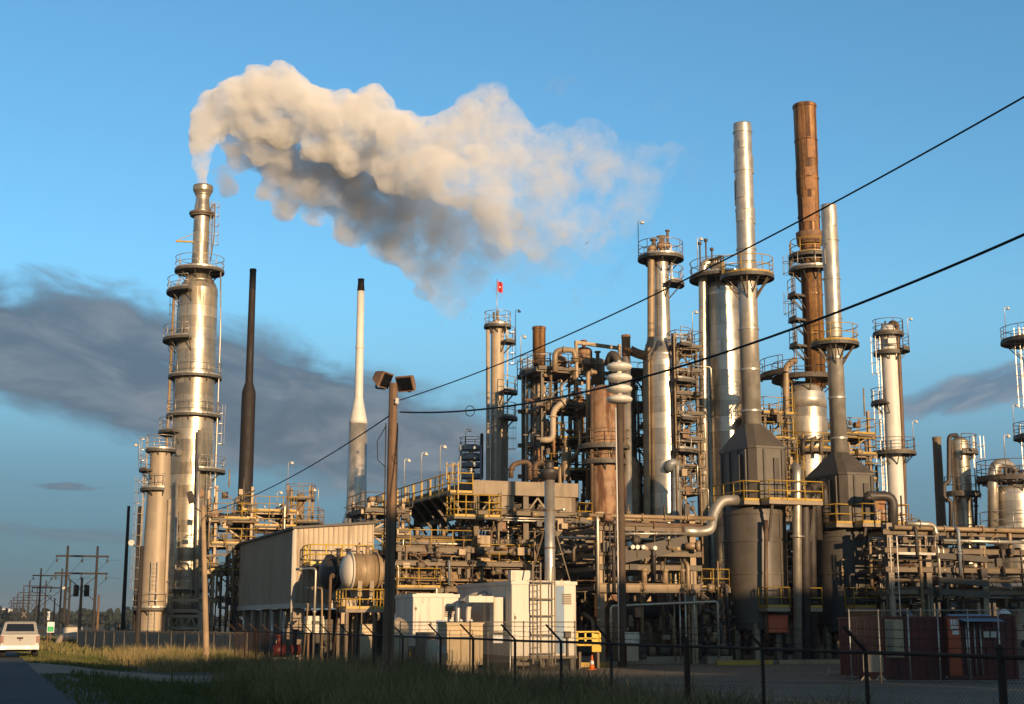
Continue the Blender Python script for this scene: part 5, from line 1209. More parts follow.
# --- low dark shelters that close the view under the racks
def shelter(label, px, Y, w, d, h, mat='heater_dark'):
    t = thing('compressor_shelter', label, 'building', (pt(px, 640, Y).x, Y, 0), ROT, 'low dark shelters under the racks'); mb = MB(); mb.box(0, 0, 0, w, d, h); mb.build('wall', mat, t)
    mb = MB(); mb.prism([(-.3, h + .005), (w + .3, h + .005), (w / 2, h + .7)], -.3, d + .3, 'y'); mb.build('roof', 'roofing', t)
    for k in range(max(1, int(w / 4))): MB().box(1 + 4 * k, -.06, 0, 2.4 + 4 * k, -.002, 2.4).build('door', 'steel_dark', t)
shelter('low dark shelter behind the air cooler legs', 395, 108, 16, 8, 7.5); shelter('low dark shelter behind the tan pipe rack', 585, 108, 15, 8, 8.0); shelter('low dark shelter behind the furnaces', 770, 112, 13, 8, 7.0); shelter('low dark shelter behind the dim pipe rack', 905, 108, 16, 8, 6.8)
xchanger('brown exchanger lying low in the tan pipe rack', 612, 84, 1.3, 4.0, .55, 'pipe_brown'); xchanger('dark exchanger stacked on the brown one in the tan pipe rack', 612, 84, 3.0, 4.0, .5, 'pipe_dark'); xchanger('tan exchanger at head height in the dim pipe rack', 935, 88, 5.0, 3.6, .5, 'pipe_tan'); xchanger('dull exchanger low in the dim pipe rack', 990, 89, 4.2, 3.6, .55, 'pipe_bluegrey')

# ================================================================== corrugated building on piers
Y = 86; cx_ = pt(293, 600, Y).x
b = thing('corrugated_building', 'long tan corrugated metal building raised on concrete piers', 'building', (cx_, Y, 0), ROT)
BL, BW = 19.5, 4.9; zt0, zt1, zbm = zz(529, Y), zz(529, Y) + .42, zz(603, Y)
def ribs(mb, a, bb, z0, zA, zB, nrm, pitch=.3, dp=.04):
    a = Vector(a); bb = Vector(bb); L = (bb - a).length; n = max(1, int(L / pitch)); u = (bb - a) / L; nv = Vector(nrm); P = []
    for i in range(n):
        s = i * L / n; q = L / n
        for f, o in ((0, 0), (.62, 0), (.72, 1), (.9, 1)): P.append((s + f * q, o))
    P.append((L, 0)); vs = []
    for s, o in P:
        p = a + u * s + nv * (dp * o); vs.append((p.x, p.y, z0)); vs.append((p.x, p.y, zA + (zB - zA) * s / L))
    fs = [(2 * i, 2 * i + 2, 2 * i + 3, 2 * i + 1) for i in range(len(P) - 1)]
    mb.add(vs, fs)
mb = MB(); ribs(mb, (0, BL, 0), (0, 0, 0), zbm, zt0, zt0, (-1, 0, 0)); mb.build('side_wall', 'siding', b)
mb = MB(); ribs(mb, (0, 0, 0), (BW, 0, 0), zbm, zt0, zt1, (0, -1, 0)); mb.build('front_wall', 'siding', b)
mb = MB(); mb.add([(BW, 0, zbm), (BW, BL, zbm), (BW, BL, zt1), (BW, 0, zt1), (0, BL, zbm), (0, BL, zt0)], [(0, 1, 2, 3), (1, 4, 5, 2)]); mb.build('rear_wall', 'siding', b)
mb = MB(); mb.box(.02, .02, zbm, BW - .02, BL - .02, zbm + .15); mb.build('floor_slab', 'concrete', b)
mb = MB(); sl_ = .42 / BW; mb.add([(-.2, -.25, zt0 + .02 - .2 * sl_), (BW + .2, -.25, zt1 + .02), (BW + .2, BL + .2, zt1 + .02), (-.2, BL + .2, zt0 + .02 - .2 * sl_), (-.2, -.25, zt0 + .16 - .2 * sl_), (BW + .2, -.25, zt1 + .16), (BW + .2, BL + .2, zt1 + .16), (-.2, BL + .2, zt0 + .16 - .2 * sl_)],
       [(3, 2, 1, 0), (4, 5, 6, 7), (0, 1, 5, 4), (1, 2, 6, 5), (2, 3, 7, 6), (3, 0, 4, 7)]); mb.build('roof', 'roofing', b)
MB().box(-.07, -.07, zbm - .02, .09, .09, zt0).build('corner_trim', 'siding_trim', b); MB().box(-.1, -.1, zbm - .3, .02, BL, zbm - .005).build('base_girder', 'siding_trim', b); MB().box(.03, -.1, zbm - .3, BW, .02, zbm - .005).build('base_girder', 'siding_trim', b)
for k in range(6):
    MB().box(.05, .1 + k * 3.4, 0, .75, .85 + k * 3.4, zbm - .31).build('pier', 'concrete', b)
    MB().box(4.0, .1 + k * 3.4, 0, 4.7, .85 + k * 3.4, zbm - .31).build('pier', 'concrete', b)
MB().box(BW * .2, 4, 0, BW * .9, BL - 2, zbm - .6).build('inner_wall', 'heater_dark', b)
for k in range(4): pipe(b, [(-.25 - .1 * (k % 2), 1.2 + k * 3.1, .2), (-.25 - .1 * (k % 2), 1.2 + k * 3.1, zbm - .5)], .09, ['galv', 'pipe_silver', 'pipe_tan', 'steel'][k], 1)
d = MB().box(.6, -1.7, zz(567, Y), 4.4, -.1, zz(565, Y)).build('balcony', 'concrete', b); zb2 = zz(565, Y); handrail(d, [(.6, -.1, zb2), (.6, -1.7, zb2), (4.4, -1.7, zb2)], 'bright_yellow', 1.15, gap=.95, r=.038)
mb = MB(); mb.box(2.6, -1.5, 0, 2.95, -1.15, zz(567, Y) - .005); mb.build('balcony_post', 'pipe_tan', b)
mb = MB(); mb.tube([(-.12, -.15, zt0 - .1), (-.12, -.15, .4)], .06, n=8); mb.build('downpipe', 'siding_trim', b)
# equipment under and before the building
t = thing('control_cabinet', 'pale tan control cabinet on a stand before the corrugated building', 'cabinet', (pt(306.5, 640, 80).x, 80, 0), ROT)
MB().box(0, 0, zz(633, 80), 1.0, .7, zz(616, 80)).build('body', 'white_paint', t); MB().box(.1, -.02, zz(630, 80), .9, -.003, zz(619, 80)).build('door', 'white_paint', t); MB().box(.25, -.03, zz(624, 80), .7, -.021, zz(621, 80)).build('label_plate', 'steel_dark', t)
for x in (.1, .85): MB().box(x, .2, 0, x + .1, .5, zz(633, 80) - .003).build('leg', 'steel_rusty', t)
for k, (px, w, h) in enumerate(((272, .9, 1.6), (289, .8, 1.9), (338, .7, 2.2))):
    t = thing('pump_skid', ['dark red pump under the corner of the corrugated building', 'dark red pump beside the pale tan cabinet', 'tan pump unit below the white ended drum'][k], 'pump', (pt(px, 650, 81 + k).x, 81 + k, 0), ROT)
    m = 'red_container' if k < 2 else 'pipe_tan'
    MB().box(0, 0, 0, w, .8, .35).build('base', 'concrete', t); mb = MB(); mb.cyl((.1, .4, .75), (w - .1, .4, .75), .3, n=16); mb.build('motor', m, t)
    mb = MB(); mb.cyl((w * .5, .4, 1.0), (w * .5, .4, h), .12, n=10); mb.cyl((w * .5, .4, h - .1), (w * .5, .4, h), .22, n=10); mb.build('discharge_pipe', m, t)
# white ended horizontal drum with its platform
xchanger('horizontal tan drum with a big white end cap before the corrugated building', 350, 79, zz(571, 79), 1.35, rad(346, 571, 34, 79), 'pipe_tan', R(22), dome=True)
t = thing('service_platform', 'yellow railed service platform under the white ended drum', 'platform', (pt(345, 640, 77.5).x, 77.5, 0), ROT); zp_ = zz(609, 77.5)
d = MB().box(0, 0, zp_ - .18, 2.3, 2.2, zp_).build('deck', 'concrete', t); handrail(d, [(0, 2.2, zp_), (0, 0, zp_), (2.3, 0, zp_), (2.3, 2.2, zp_)], 'yellow', 1.05, gap=.75, r=.036)
for x in (.1, 2.2):
    for y in (.1, 2.1): MB().box(x - .08, y - .08, 0, x + .08, y + .08, zp_ - .185).build('leg', 'steel', t)
mb = MB()
for k in range(7): mb.beam((2.35 + k * .22, -.1, zp_ - .25 - k * .3), (2.35 + k * .22, .7, zp_ - .25 - k * .3), .22, .04)
mb.beam((2.3, -.12, zp_), (4.0, -.12, .2), .05, .2); mb.beam((2.3, .72, zp_), (4.0, .72, .2), .05, .2); mb.build('stair', 'yellow', t)
xchanger('dark round vessel end behind the white ended drum', 330, 83, zz(573, 83), 1.6, .95, 'pipe_dark', R(35))
for k, (px, py, h) in enumerate(((322, 585, .2), (371, 570, .14), (380, 600, .1))): pass
t = thing('piping', 'bundle of upright silver and tan pipes beside the yellow service platform', 'piping', (pt(328, 640, 79).x, 79, 0), ROT); r_ = random.Random(8)
for k in range(12): x = -1.2 + k * .42; h = r_.uniform(2.5, 5.8); pipe(t, [(x, r_.uniform(-.5, .8), 0), (x, r_.uniform(-.3, .3), h), (x + r_.uniform(-.8, .8), 1.5, h)], r_.uniform(.04, .1), r_.choice(PM), 2)

# ================================================================== white cabins and their fittings
def cabin(label, px, Y, w, L, z0, z1, mat='white_paint', group='white metal cabins'):
    t = thing('equipment_cabin', label, 'cabin', (pt(px, 640, Y).x, Y, 0), ROT, group)
    mb = MB(); ribs(mb, (0, L, 0), (0, 0, 0), z0, z1 - .16, z1 - .16, (-1, 0, 0), .42, .022); mb.build('side_wall', mat, t)
    mb = MB(); ribs(mb, (0, 0, 0), (w, 0, 0), z0, z1 - .16, z1 - .16, (0, -1, 0), .62, .012); mb.build('front_wall', mat, t)
    mb = MB(); mb.add([(w, 0, z0), (w, L, z0), (w, L, z1 - .16), (w, 0, z1 - .16), (0, L, z0), (0, L, z1 - .16)], [(0, 1, 2, 3), (1, 4, 5, 2)]); mb.build('rear_wall', mat, t)
    mb = MB(); mb.box(-.06, -.06, z1 - .16, w + .06, L + .06, z1); mb.box(.2, .2, z1, w - .2, L - .2, z1 + .04); mb.build('roof', mat, t); MB().box(-.03, -.05, z0 - .14, w + .03, L + .03, z0).build('floor_frame', 'steel', t)
    for x in (.15, w - .15):
        for y in (.2, L / 2, L - .2): MB().box(x - .12, y - .12, 0, x + .12, y + .12, z0 - .145).build('leg', 'steel_dark', t)
    return t
def cabin_fittings(t, w, z0, z1):
    mb = MB(); mb.box(w * .04, -.045, z0 + .1, w * .04 + .9, -.022, z0 + 2.05); dr = mb.build('door', 'white_paint', t)
    mb = MB(); mb.box(w * .04 + .76, -.07, z0 + 1.0, w * .04 + .84, -.047, z0 + 1.14); mb.build('handle', 'steel_dark', dr)
    for z in (z0 + .35, z0 + 1.75): mb = MB(); mb.box(w * .04 - .02, -.06, z, w * .04 + .07, -.046, z + .14); mb.build('hinge', 'steel', dr)
    mb = MB()
    for k in range(6): mb.box(w - .75, -.05, z1 - 1.1 + k * .09, w - .25, -.02, z1 - 1.05 + k * .09)
    mb.build('vent', 'steel', t)
    for x in (w * .35, w * .66): mb = MB(); mb.box(x, -.035, z0 + .02, x + .05, -.014, z1 - .17); mb.build('seam_strip', 'white_paint', t)
    mb = MB(); mb.box(-.05, 3.0, z0 + 1.2, -.028, 3.5, z0 + 1.55); mb.build('notice_plate', 'white_clean', t)
Y = 70; z0_, z1_ = zz(656, Y), zz(581, Y)
c2 = cabin('big white metal cabin with a caged ladder on its front', 512, Y, 3.35, 8.6, z0_, z1_)
MB().box(2.3, -.03, z0_ + .1, 2.72, -.016, z1_ - .2).build('front_panel', 'blue_tarp', c2)
l = MB(); 
for x in (.95, 1.35): l.beam((x, -.35, .3), (x, -.35, z1_ + .9), .07, .05)
z = .5
while z < z1_ + .8: l.beam((.95, -.35, z), (1.35, -.35, z), .03); z += .3
l.build('ladder', 'steel', c2); l = MB()
for x in (1.95, 2.1): l.beam((x, -.35, .3), (x, -.35, z1_ + .7), .05)
for z in (.8, 1.7, 2.6, 3.4, 4.2): l.beam((.95, -.37, z), (2.1, -.37, z), .06); l.beam((.95, -.3, z), (.95, 0, z), .04)
l.build('cable_ladder', 'steel', c2); mb = MB(); mb.cbox(2.85, -.12, zz(640, Y) + .25, .3, .2, .32); mb.cbox(2.85, -.1, zz(640, Y) - .3, .08, .1, 1.0); mb.build('light_fitting', 'steel_dark', c2)
cabin_fittings(c2, 3.35, z0_, z1_)
# ducts on the shaded side
dk = lambda px, py, o=0: to_local(c2, pt(px, py, 74.0 + o))
mb = MB(); zA, zB = zz(601, 73), zz(625, 73)
mb.box(-.55, 1.2, zA - .22, -.1, 1.75, zB + 1.0 - .9); d = MB()
d.box(-.62, .9, zz(632, 73), -.12, 1.5, zz(598, 73)); d.box(-1.9, .9, zz(603, 73), -.63, 1.5, zz(597, 73)); d.build('air_duct', 'white_paint', c2)
d = MB(); d.box(-.5, 2.4, zz(622, 74), -.1, 2.8, zz(605, 74)); d.build('air_duct', 'white_paint', c2)
pipe(c2, [(-1.5, 2.2, .3), (-1.5, 2.2, zz(606, 74)), (-.6, 3.2, zz(597, 74)), (-.02, 3.2, zz(597, 74))], .13, 'white_paint', 1); pipe(c2, [(-1.9, 2.6, .3), (-1.9, 2.6, zz(604, 74)), (-.6, 3.8, zz(594, 74)), (-.02, 3.8, zz(594, 74))], .11, 'galv', 1)
Y = 72
c1 = cabin('smaller white metal cabin behind the tan transformer', 413, Y, 2.35, 3.3, zz(646, Y), zz(594, Y)); MB().box(1.2, -.03, zz(646, Y) + .1, 1.7, -.014, zz(620, Y)).build('front_panel', 'blue_tarp', c1)
cabin_fittings(c1, 2.35, zz(646, Y), zz(594, Y))
t = thing('transformer', 'tan transformer box with cooling fins between the white cabins', 'transformer', (pt(447, 640, 67).x, 67, 0), ROT)
MB().box(0, 0, .35, 1.75, 1.5, zz(624, 67)).build('tank', 'tan_box', t); MB().box(-.05, -.05, zz(624, 67), 1.8, 1.55, zz(622, 67)).build('lid', 'tan_box', t); MB().box(.1, .1, 0, 1.6, 1.4, .345).build('plinth', 'concrete', t)
mb = MB()
for k in range(3): mb.box(.12 + k * .55, -.07, .5, .5 + k * .55, -.002, zz(630, 67))
mb.build('cooling_fins', 'tan_box', t)
for x in (.4, .9, 1.4): mb = MB(); mb.lathe([(zz(622, 67), .05), (zz(621, 67), .1), (zz(619, 67), .04)], 10, (x, .7)); mb.build('bushing', 'ceramic', t)
t = thing('storage_bottle', 'cream rounded tank on legs close by the floodlight pole', 'tank', (pt(398, 640, 66).x, 66, 0), 0)
MB().lathe([(.5, .3), (.6, .48), (zz(640, 66) + .6, .48), (zz(637, 66) + .7, .38), (zz(634, 66) + .75, .05)], 20).build('shell', 'cream', t)
for a in (45, 135, 225, 315): MB().beam((.4 * math.cos(R(a)), .4 * math.sin(R(a)), 0), (.4 * math.cos(R(a)), .4 * math.sin(R(a)), .7), .08).build('leg', 'steel', t)
for k, (px, Y, w, h, m) in enumerate(((418, 66, .8, 1.55, 'slat'), (428, 65, .55, 1.2, 'galv'), (362, 70, .5, 1.9, 'tan_box'))):
    t = thing('electrical_cabinet', ['dim grey cabinet in front of the smaller white cabin', 'small grey box on a post in front of the tan transformer', 'narrow tan cabinet beneath the yellow service platform'][k], 'cabinet', (pt(px, 640, Y).x, Y, 0), ROT)
    MB().box(0, 0, .5, w, .4, h + .3).build('body', m, t); MB().box(.05, -.02, .56, w - .05, -.003, h + .24).build('door', m, t)
    for x in (.08, w - .08): MB().box(x - .04, .1, 0, x + .04, .3, .495).build('leg', 'steel', t)
# grey meshed gate frame and inner fence round the cabins
def thin_fence(name, label, P, h, posts, mat='galv', mesh=True, arms=False, r=.03):
    """wire fence along the plan points P"""
    P = [Vector(p) for p in P]; t = thing(name, label, 'fence', P[0]); L = 0
    for a, b_ in zip(P, P[1:]):
        n = max(1, round((b_ - a).length / posts))
        for i in range(n + 1):
            q = a.lerp(b_, i / n) - P[0]; mb = MB(); mb.cyl(q + Vector((0, 0, -.2)), q + Vector((0, 0, h + .05)), r, n=8); mb.build('post', mat, t)
        mb = MB(); mb.cyl(a - P[0] + Vector((0, 0, h)), b_ - P[0] + Vector((0, 0, h)), r * .7, n=6); mb.cyl(a - P[0] + Vector((0, 0, .08)), b_ - P[0] + Vector((0, 0, .08)), r * .4, n=6); mb.build('rail', mat, t)
        if mesh:
            ang = math.atan2(b_.y - a.y, b_.x - a.x); m = chain_mesh(0, 0, (b_ - a).length, .08, h, .0015, .11); o = m.build('wire_mesh', 'fence_grey', t, a - P[0], ang - math.pi / 2)
    return t
pf_ = lambda px, Y: Vector((pt(px, 640, Y).x, Y, 0))
thin_fence('wire_fence', 'thin grey wire fence round the cabins and the tan transformer', [pf_(400, 64), pf_(470, 62.5), pf_(575, 65)], 2.3, 2.6, 'fence_grey')
for k, (px, py, m, lb) in enumerate(((498, 639, 'white_clean', 'small white notice plate on the grey wire fence by the gate'), (441, 649, 'galv', 'grey notice plate on the grey wire fence before the tan transformer'))):
    q = pt(px, py, 62.2); mb = MB(); mb.cbox(0, 0, 0, .42, .02, .34); tag(mb.build('notice_sign', m, None, q), lb, 'sign')
t = thing('wire_gate', 'pale framed wire gate beside the big white cabin', 'gate', pf_(488, 62), 0)
mb = MB(); mb.tube([(0, 0, .1), (0, 0, 1.9), (.95, 0, 1.9), (.95, 0, .1), (0, 0, .1)], .028, n=6, bend=0); mb.build('frame', 'galv', t); chain_mesh(0, 0, .95, .1, 1.9, .0025, .11).build('wire_mesh', 'fence_grey', t, None, -math.pi / 2)
t = thing('exhaust_stack', 'shiny slim exhaust stack with a dark rain cap behind the big white cabin', 'stack', (pt(550, 590, 77).x, 77, 0)); z1 = zz(476, 77)
MB().lathe([(0, .28), (zz(480, 77), .28)], 24).build('shell', 'pipe_silver', t); MB().lathe([(zz(480, 77), .34), (zz(473, 77), .48), (zz(470, 77), .48), (zz(468, 77), .24), (zz(463, 77), .24), (zz(461, 77), .34), (zz(460, 77), .05)], 20).build('rain_cap', 'pipe_dark', t)
mb = MB()
for s in (-1, 1): mb.beam((.28 * s, 0, zz(530, 77)), (1.1 * s, .4, zz(582, 77)), .06)
for z in (zz(510, 77), zz(548, 77)): mb.band(z, .28, .08, .03, 24)
mb.build('stay', 'steel', t)

# ================================================================== siren, yellow cage, cone and yard things
Y = 76
t = thing('warning_siren', 'warning siren of four stacked white discs on a tall timber pole', 'siren', (pt(622.5, 660, Y).x, Y, 0)); xo = to_local(t, pt(619.5, 400, Y)).x
pole_mesh(MB(), zz(404, Y), .25, .17, (xo, 0)).build('pole', 'wood_siren', t)
r0 = rad(619, 380, 26, Y)
for k, py in enumerate((367, 378, 389, 399.5)):
    z = zz(py, Y); h = (zz(360, Y) - zz(371, Y)) * .37
    MB().lathe([(z - h, r0 * .4), (z - h * .9, r0 * .66), (z - h * .6, r0 * .88), (z - h * .2, r0 * .99), (z + h * .2, r0 * .99), (z + h * .6, r0 * .88), (z + h * .9, r0 * .66), (z + h, r0 * .4)], 32, (xo, 0)).build('horn_disc', 'ceramic', t)
MB().lathe([(zz(404, Y), .16), (zz(362, Y), .14), (zz(360, Y), .05)], 14, (xo, 0)).build('core', 'ceramic', t)
mb = MB(); mb.tube([(-.2, -.22, .3), (-.18, -.2, 6), (xo - .22, -.1, zz(408, Y))], .04, n=6); mb.build('conduit', 'white_steel', t)
mb = MB(); mb.box(.1, -.55, zz(644, Y), .85, -.27, zz(632, Y)); mb.build('control_box', 'galv', t); mb = MB(); mb.box(.2, -.52, zz(661, Y), .8, -.27, zz(646, Y)); mb.build('control_box', 'cream', t)
t = thing('yellow_cage', 'bright yellow framed guard on a stand beside the big white cabin', 'guard frame', (pt(577, 640, 73).x, 73, 0), ROT)
mb = MB(); za, zb3 = zz(645, 73), zz(632, 73)
for x in (0, .45, .85, 1.25):
    mb.beam((x, 0, za), (x, 0, zb3), .09)
for z in (za, (za + zb3) / 2, zb3): mb.beam((0, 0, z), (1.25, 0, z), .09)
for x in (0, 1.25): mb.beam((x, 0, zb3), (x, .7, zb3), .08); mb.beam((x, .7, za), (x, .7, zb3), .08)
mb.build('frame', 'bright_yellow', t); MB().box(.8, -.05, zz(652, 73), 1.3, .1, zz(646, 73)).build('box', 'bright_yellow', t); MB().box(.85, .03, za + .15, 1.2, .12, zb3 - .1).build('panel', 'bright_yellow', t)
for x in (.1, 1.1): MB().box(x, 0, 0, x + .12, .6, zz(652, 73) - .003).build('leg', 'steel', t)
t = thing('traffic_cone', 'orange traffic cone with a white band on the yard by the yellow guard', 'traffic cone', (pt(592, 660, 71).x, 71, 0.01))
MB().box(-.2, -.2, 0, .2, .2, .04).build('base', 'orange', t); MB().lathe([(.042, .15), (.25, .11)], 16).build('cone', 'orange', t); MB().lathe([(.252, .11), (.45, .075)], 16).build('white_band', 'white_clean', t); MB().lathe([(.452, .075), (.72, .025)], 16).build('tip', 'orange', t)
for label, p0_, p1_, Yk in (('yellow painted kerb along the edge of the pad by the traffic cone', 580, 612, 75.5), ('long yellow painted kerb before the first furnace', 716, 776, 79), ('dull yellow painted kerb before the second furnace', 778, 868, 80.5)):
    a = Vector((pt(p0_, 660, Yk).x, Yk, .02)); b_ = Vector((pt(p1_, 660, Yk).x, Yk + (p1_ - p0_) / FPX * Yk * .36, .02)); mb = MB(); mb.beam(a + Vector((0, 0, .1)), b_ + Vector((0, 0, .1)), .18, .24); tag(mb.build('kerb_stop', 'yellow' if 'dull' not in label else 'pipe_tan'), label, 'kerb')

# ================================================================== red containers behind a wire fence
Y = 59; xk = pt(859, 650, Y).x
def container(label, x, w, L, h, mat, door=None):
    t = thing('storage_container', label, 'container', (x, Y, 0.02), R(6), 'red storage containers')
    mb = MB(); ribs(mb, (0, 0, 0), (w, 0, 0), .12, h - .12, h - .12, (0, -1, 0), .28, .035); ribs(mb, (0, L, 0), (0, 0, 0), .12, h - .12, h - .12, (-1, 0, 0), .28, .035); mb.build('wall', mat, t)
    mb = MB(); mb.add([(w, 0, .12), (w, L, .12), (w, L, h - .12), (w, 0, h - .12), (0, L, .12), (0, L, h - .12)], [(0, 1, 2, 3), (1, 4, 5, 2)]); mb.build('rear_wall', mat, t)
    mb = MB()
    for xx in (-.06, w - .06): mb.box(xx, -.08, 0, xx + .12, .06, h)
    mb.box(.065, -.07, 0, w - .065, .05, .12); mb.box(.065, -.07, h - .12, w - .065, .05, h); mb.build('corner_frame', mat, t)
    MB().box(-.05, .055, h - .1, w + .05, L, h - .02).build('roof', mat, t); return t
k1 = container('long dark red container with a pale door panel behind wire fencing', xk, 3.5, 2.4, zz(617, Y), 'red_container')
MB().box(1.1, -.12, zz(658, Y), 1.85, -.06, zz(620, Y)).build('door_panel', 'tan_box', k1); MB().box(1.12, -.14, zz(658, Y) + .05, 1.42, -.122, zz(620, Y) - .05).build('pale_door_leaf', 'slat', k1)
k2 = container('shorter container with a bright red door and white lettering under a blue sheet', xk + 3.62, 2.85, 2.4, zz(617, Y) + .02, 'red_container')
MB().box(-.02, -.14, .15, .5, -.085, zz(618.5, Y)).build('bright_red_door', 'orange_red', k2)
mb = MB(); zt = zz(623, Y)
for i, (x, w_) in enumerate(((.1, .09), (.22, .1), (.35, .08))): mb.box(x, -.152, zt - .1, x + w_, -.142, zt + .12)
mb.box(.1, -.152, zt - .28, .43, -.142, zt - .14); mb.box(.16, -.152, zt - .48, .43, -.142, zt - .32); mb.build('white_lettering', 'white_clean', k2)
MB().box(1.55, -.14, zz(660, Y), 2.0, -.09, zz(632, Y)).build('white_notice', 'white_paint', k2) if False else None
mb = MB()
for x in (1.5, 1.8): mb.box(x, -.1, zz(638, Y), x + .24, -.085, zz(632, Y))
mb.build('white_notice', 'white_paint', k2)
for x in (.75, 1.1, 1.35): mb = MB(); mb.cyl((x, -.12, .2), (x, -.12, zz(624, Y)), .03, n=8); mb.build('locking_bar', 'galv', k2)
mb = MB(); mb.add([(.5, -.6, zz(622, Y)), (2.2, -.6, zz(622, Y)), (2.0, .6, zz(616, Y)), (.3, .6, zz(616, Y)), (.5, -.6, zz(622, Y) + .02), (2.2, -.6, zz(622, Y) + .02), (2.0, .6, zz(616, Y) + .06), (.3, .6, zz(616, Y) + .06)], [(3, 2, 1, 0), (4, 5, 6, 7), (0, 1, 5, 4), (1, 2, 6, 5), (2, 3, 7, 6), (3, 0, 4, 7)])
tag(mb.build('tarpaulin', 'blue_tarp', None, k2.location, R(6)), 'pale blue sheet laid over the front edge of the red container', 'tarpaulin')
thin_fence('wire_fence', 'wire fence of thin pale posts in front of the red containers', [pf_(850, 57) , pf_(1030, 55.5)], 2.75, 1.15, 'galv', True, r=.027)
t = thing('floodlight', 'small white lamp standing on a stalk above the end of the red containers', 'lamp', (pt(1006, 640, 60).x, 60, 0)); MB().cyl((0, 0, 0), (0, 0, zz(613, 60)), .04, n=8).build('post', 'galv', t)
MB().lathe([(zz(614, 60), .3), (zz(611, 60), .16), (zz(609, 60), .1)], 14).build('lamp_head', 'white_clean', t)
t = thing('barrier_board', 'cream barrier board on splayed feet before the red containers', 'barrier', (pt(863, 660, 57.5).x, 57.5, 0.01), R(4))
MB().box(0, 0, .35, .8, .05, zz(654, 57.5)).build('board', 'cream', t)
for x in (.1, .7):
    mb = MB(); mb.beam((x, .02, .2), (x, .02, zz(653, 57.5) + .1), .06)
    for s in (-1, 1): mb.beam((x, .02, .25), (x + s * .2, .02, .03), .06); mb.beam((x, .02, .25), (x, .02 + s * .3, .03), .06)
    mb.build('foot', 'cream', t)
t = thing('fallen_stand', 'cream splayed barrier stand lying folded on the yard by the second furnace', 'barrier', (pt(828, 660, 62).x, 62, 0.01), R(4))
for x in (0, .55):
    mb = MB(); mb.beam((x, 0, .12), (x + .05, .05, .42), .05); mb.beam((x, 0, .12), (x - .18, 0, .02), .05); mb.beam((x, 0, .12), (x + .35, .05, .04), .05); mb.build('foot', 'cream', t)
mb = MB(); mb.beam((0, 0, .1), (1.0, .05, .06), .05); mb.build('bar', 'cream', t)
# rails and pipework low down beside the racks, drums and small pumps on the pad
r_ = random.Random(99)
spots = [(583, 82, 'dark pump set beside the yellow guard'), (640, 81, 'pump set under the header beam of the tan pipe rack'), (664, 81.5, 'second pump set under the tan pipe rack'), (712, 82, 'pump set at the foot of the first furnace'), (905, 82, 'pump set behind the long dark red container'), (792, 85, 'pump set between the furnace legs'), (515, 84, 'pump set below the air cooler'), (232, 96, 'pump set at the foot of the tan pipe structure')]
for k, (px, Y, lb) in enumerate(spots):
    t = thing('pump_set', lb, 'pump', (pt(px, 650, Y).x, Y, .0), ROT, 'pump sets on the pad'); m = r_.choice(['pipe_brown', 'pipe_dark', 'steel_rusty', 'steel_dark'])
    MB().box(-.3, 0, 0, 1.3, .7, .4).build('base', 'concrete', t); mb = MB(); mb.cyl((-.2, .35, .75), (.5, .35, .75), .27, n=14); mb.build('motor', m, t); mb = MB(); mb.cyl((.6, .35, .75), (1.0, .35, .75), .34, n=14); mb.build('casing', 'steel', t)
    pipe(t, [(.8, .35, 1.0), (.8, .35, 2.0 + r_.random()), (.8, 1.8, 2.2 + r_.random())], .1, r_.choice(PM), 1)

# ================================================================== the plume
BL_ = [(203, 181, 9, 0), (203, 171, 10, 0), (201, 160, 12, 0), (200, 148, 15, 0), (202, 136, 18, 0), (208, 122, 22, 0), (220, 111, 27, 0), (238, 102, 31, -1), (252, 112, 30, 0), (264, 96, 33, -1), (285, 97, 34, -1), (306, 109, 33, -1), (330, 118, 33, -1), (356, 122, 33, -1),
       (372, 112, 27, -1), (398, 138, 35, -2), (428, 146, 37, -2), (455, 140, 36, -2), (476, 118, 29, -2), (490, 102, 24, -2), (500, 135, 37, -3), (522, 165, 41, -3), (548, 180, 43, -3), (570, 160, 39, -2), (590, 148, 34, -2), (560, 212, 40, -4), (602, 190, 43, -4),
       (630, 170, 35, -3), (652, 166, 27, -3), (668, 160, 20, -3), (612, 222, 28, -3), (642, 196, 27, -3), (585, 238, 22, -3), (540, 235, 28, -3), (508, 215, 35, -3), (478, 182, 38, -3), (448, 180, 35, -3), (420, 172, 32, -2), (390, 165, 28, -1), (280, 125, 28, 0), (250, 120, 24, 0), (320, 140, 26, 0), (350, 152, 26, 0)]
BD_ = [(236, 140, 20, 2), (262, 146, 20, 1), (282, 154, 20, 2), (250, 146, 24, 3), (264, 152, 26, 4), (282, 165, 29, 4), (302, 178, 31, 5), (324, 184, 33, 5), (346, 190, 35, 6), (374, 200, 37, 6), (402, 212, 39, 7), (432, 224, 42, 7), (420, 252, 32, 8), (440, 272, 30, 8), (448, 292, 24, 8), (450, 308, 16, 8), (394, 242, 28, 8), (472, 232, 42, 7), (505, 242, 38, 6), (540, 248, 32, 5), (330, 162, 30, 4), (372, 172, 32, 4), (412, 182, 34, 5), (470, 272, 26, 8), (286, 204, 16, 6), (266, 190, 14, 5), (350, 226, 22, 7), (314, 214, 14, 6), (240, 162, 14, 3), (565, 255, 26, 4), (520, 274, 18, 6), (600, 245, 26, 2), (630, 225, 24, 1)]
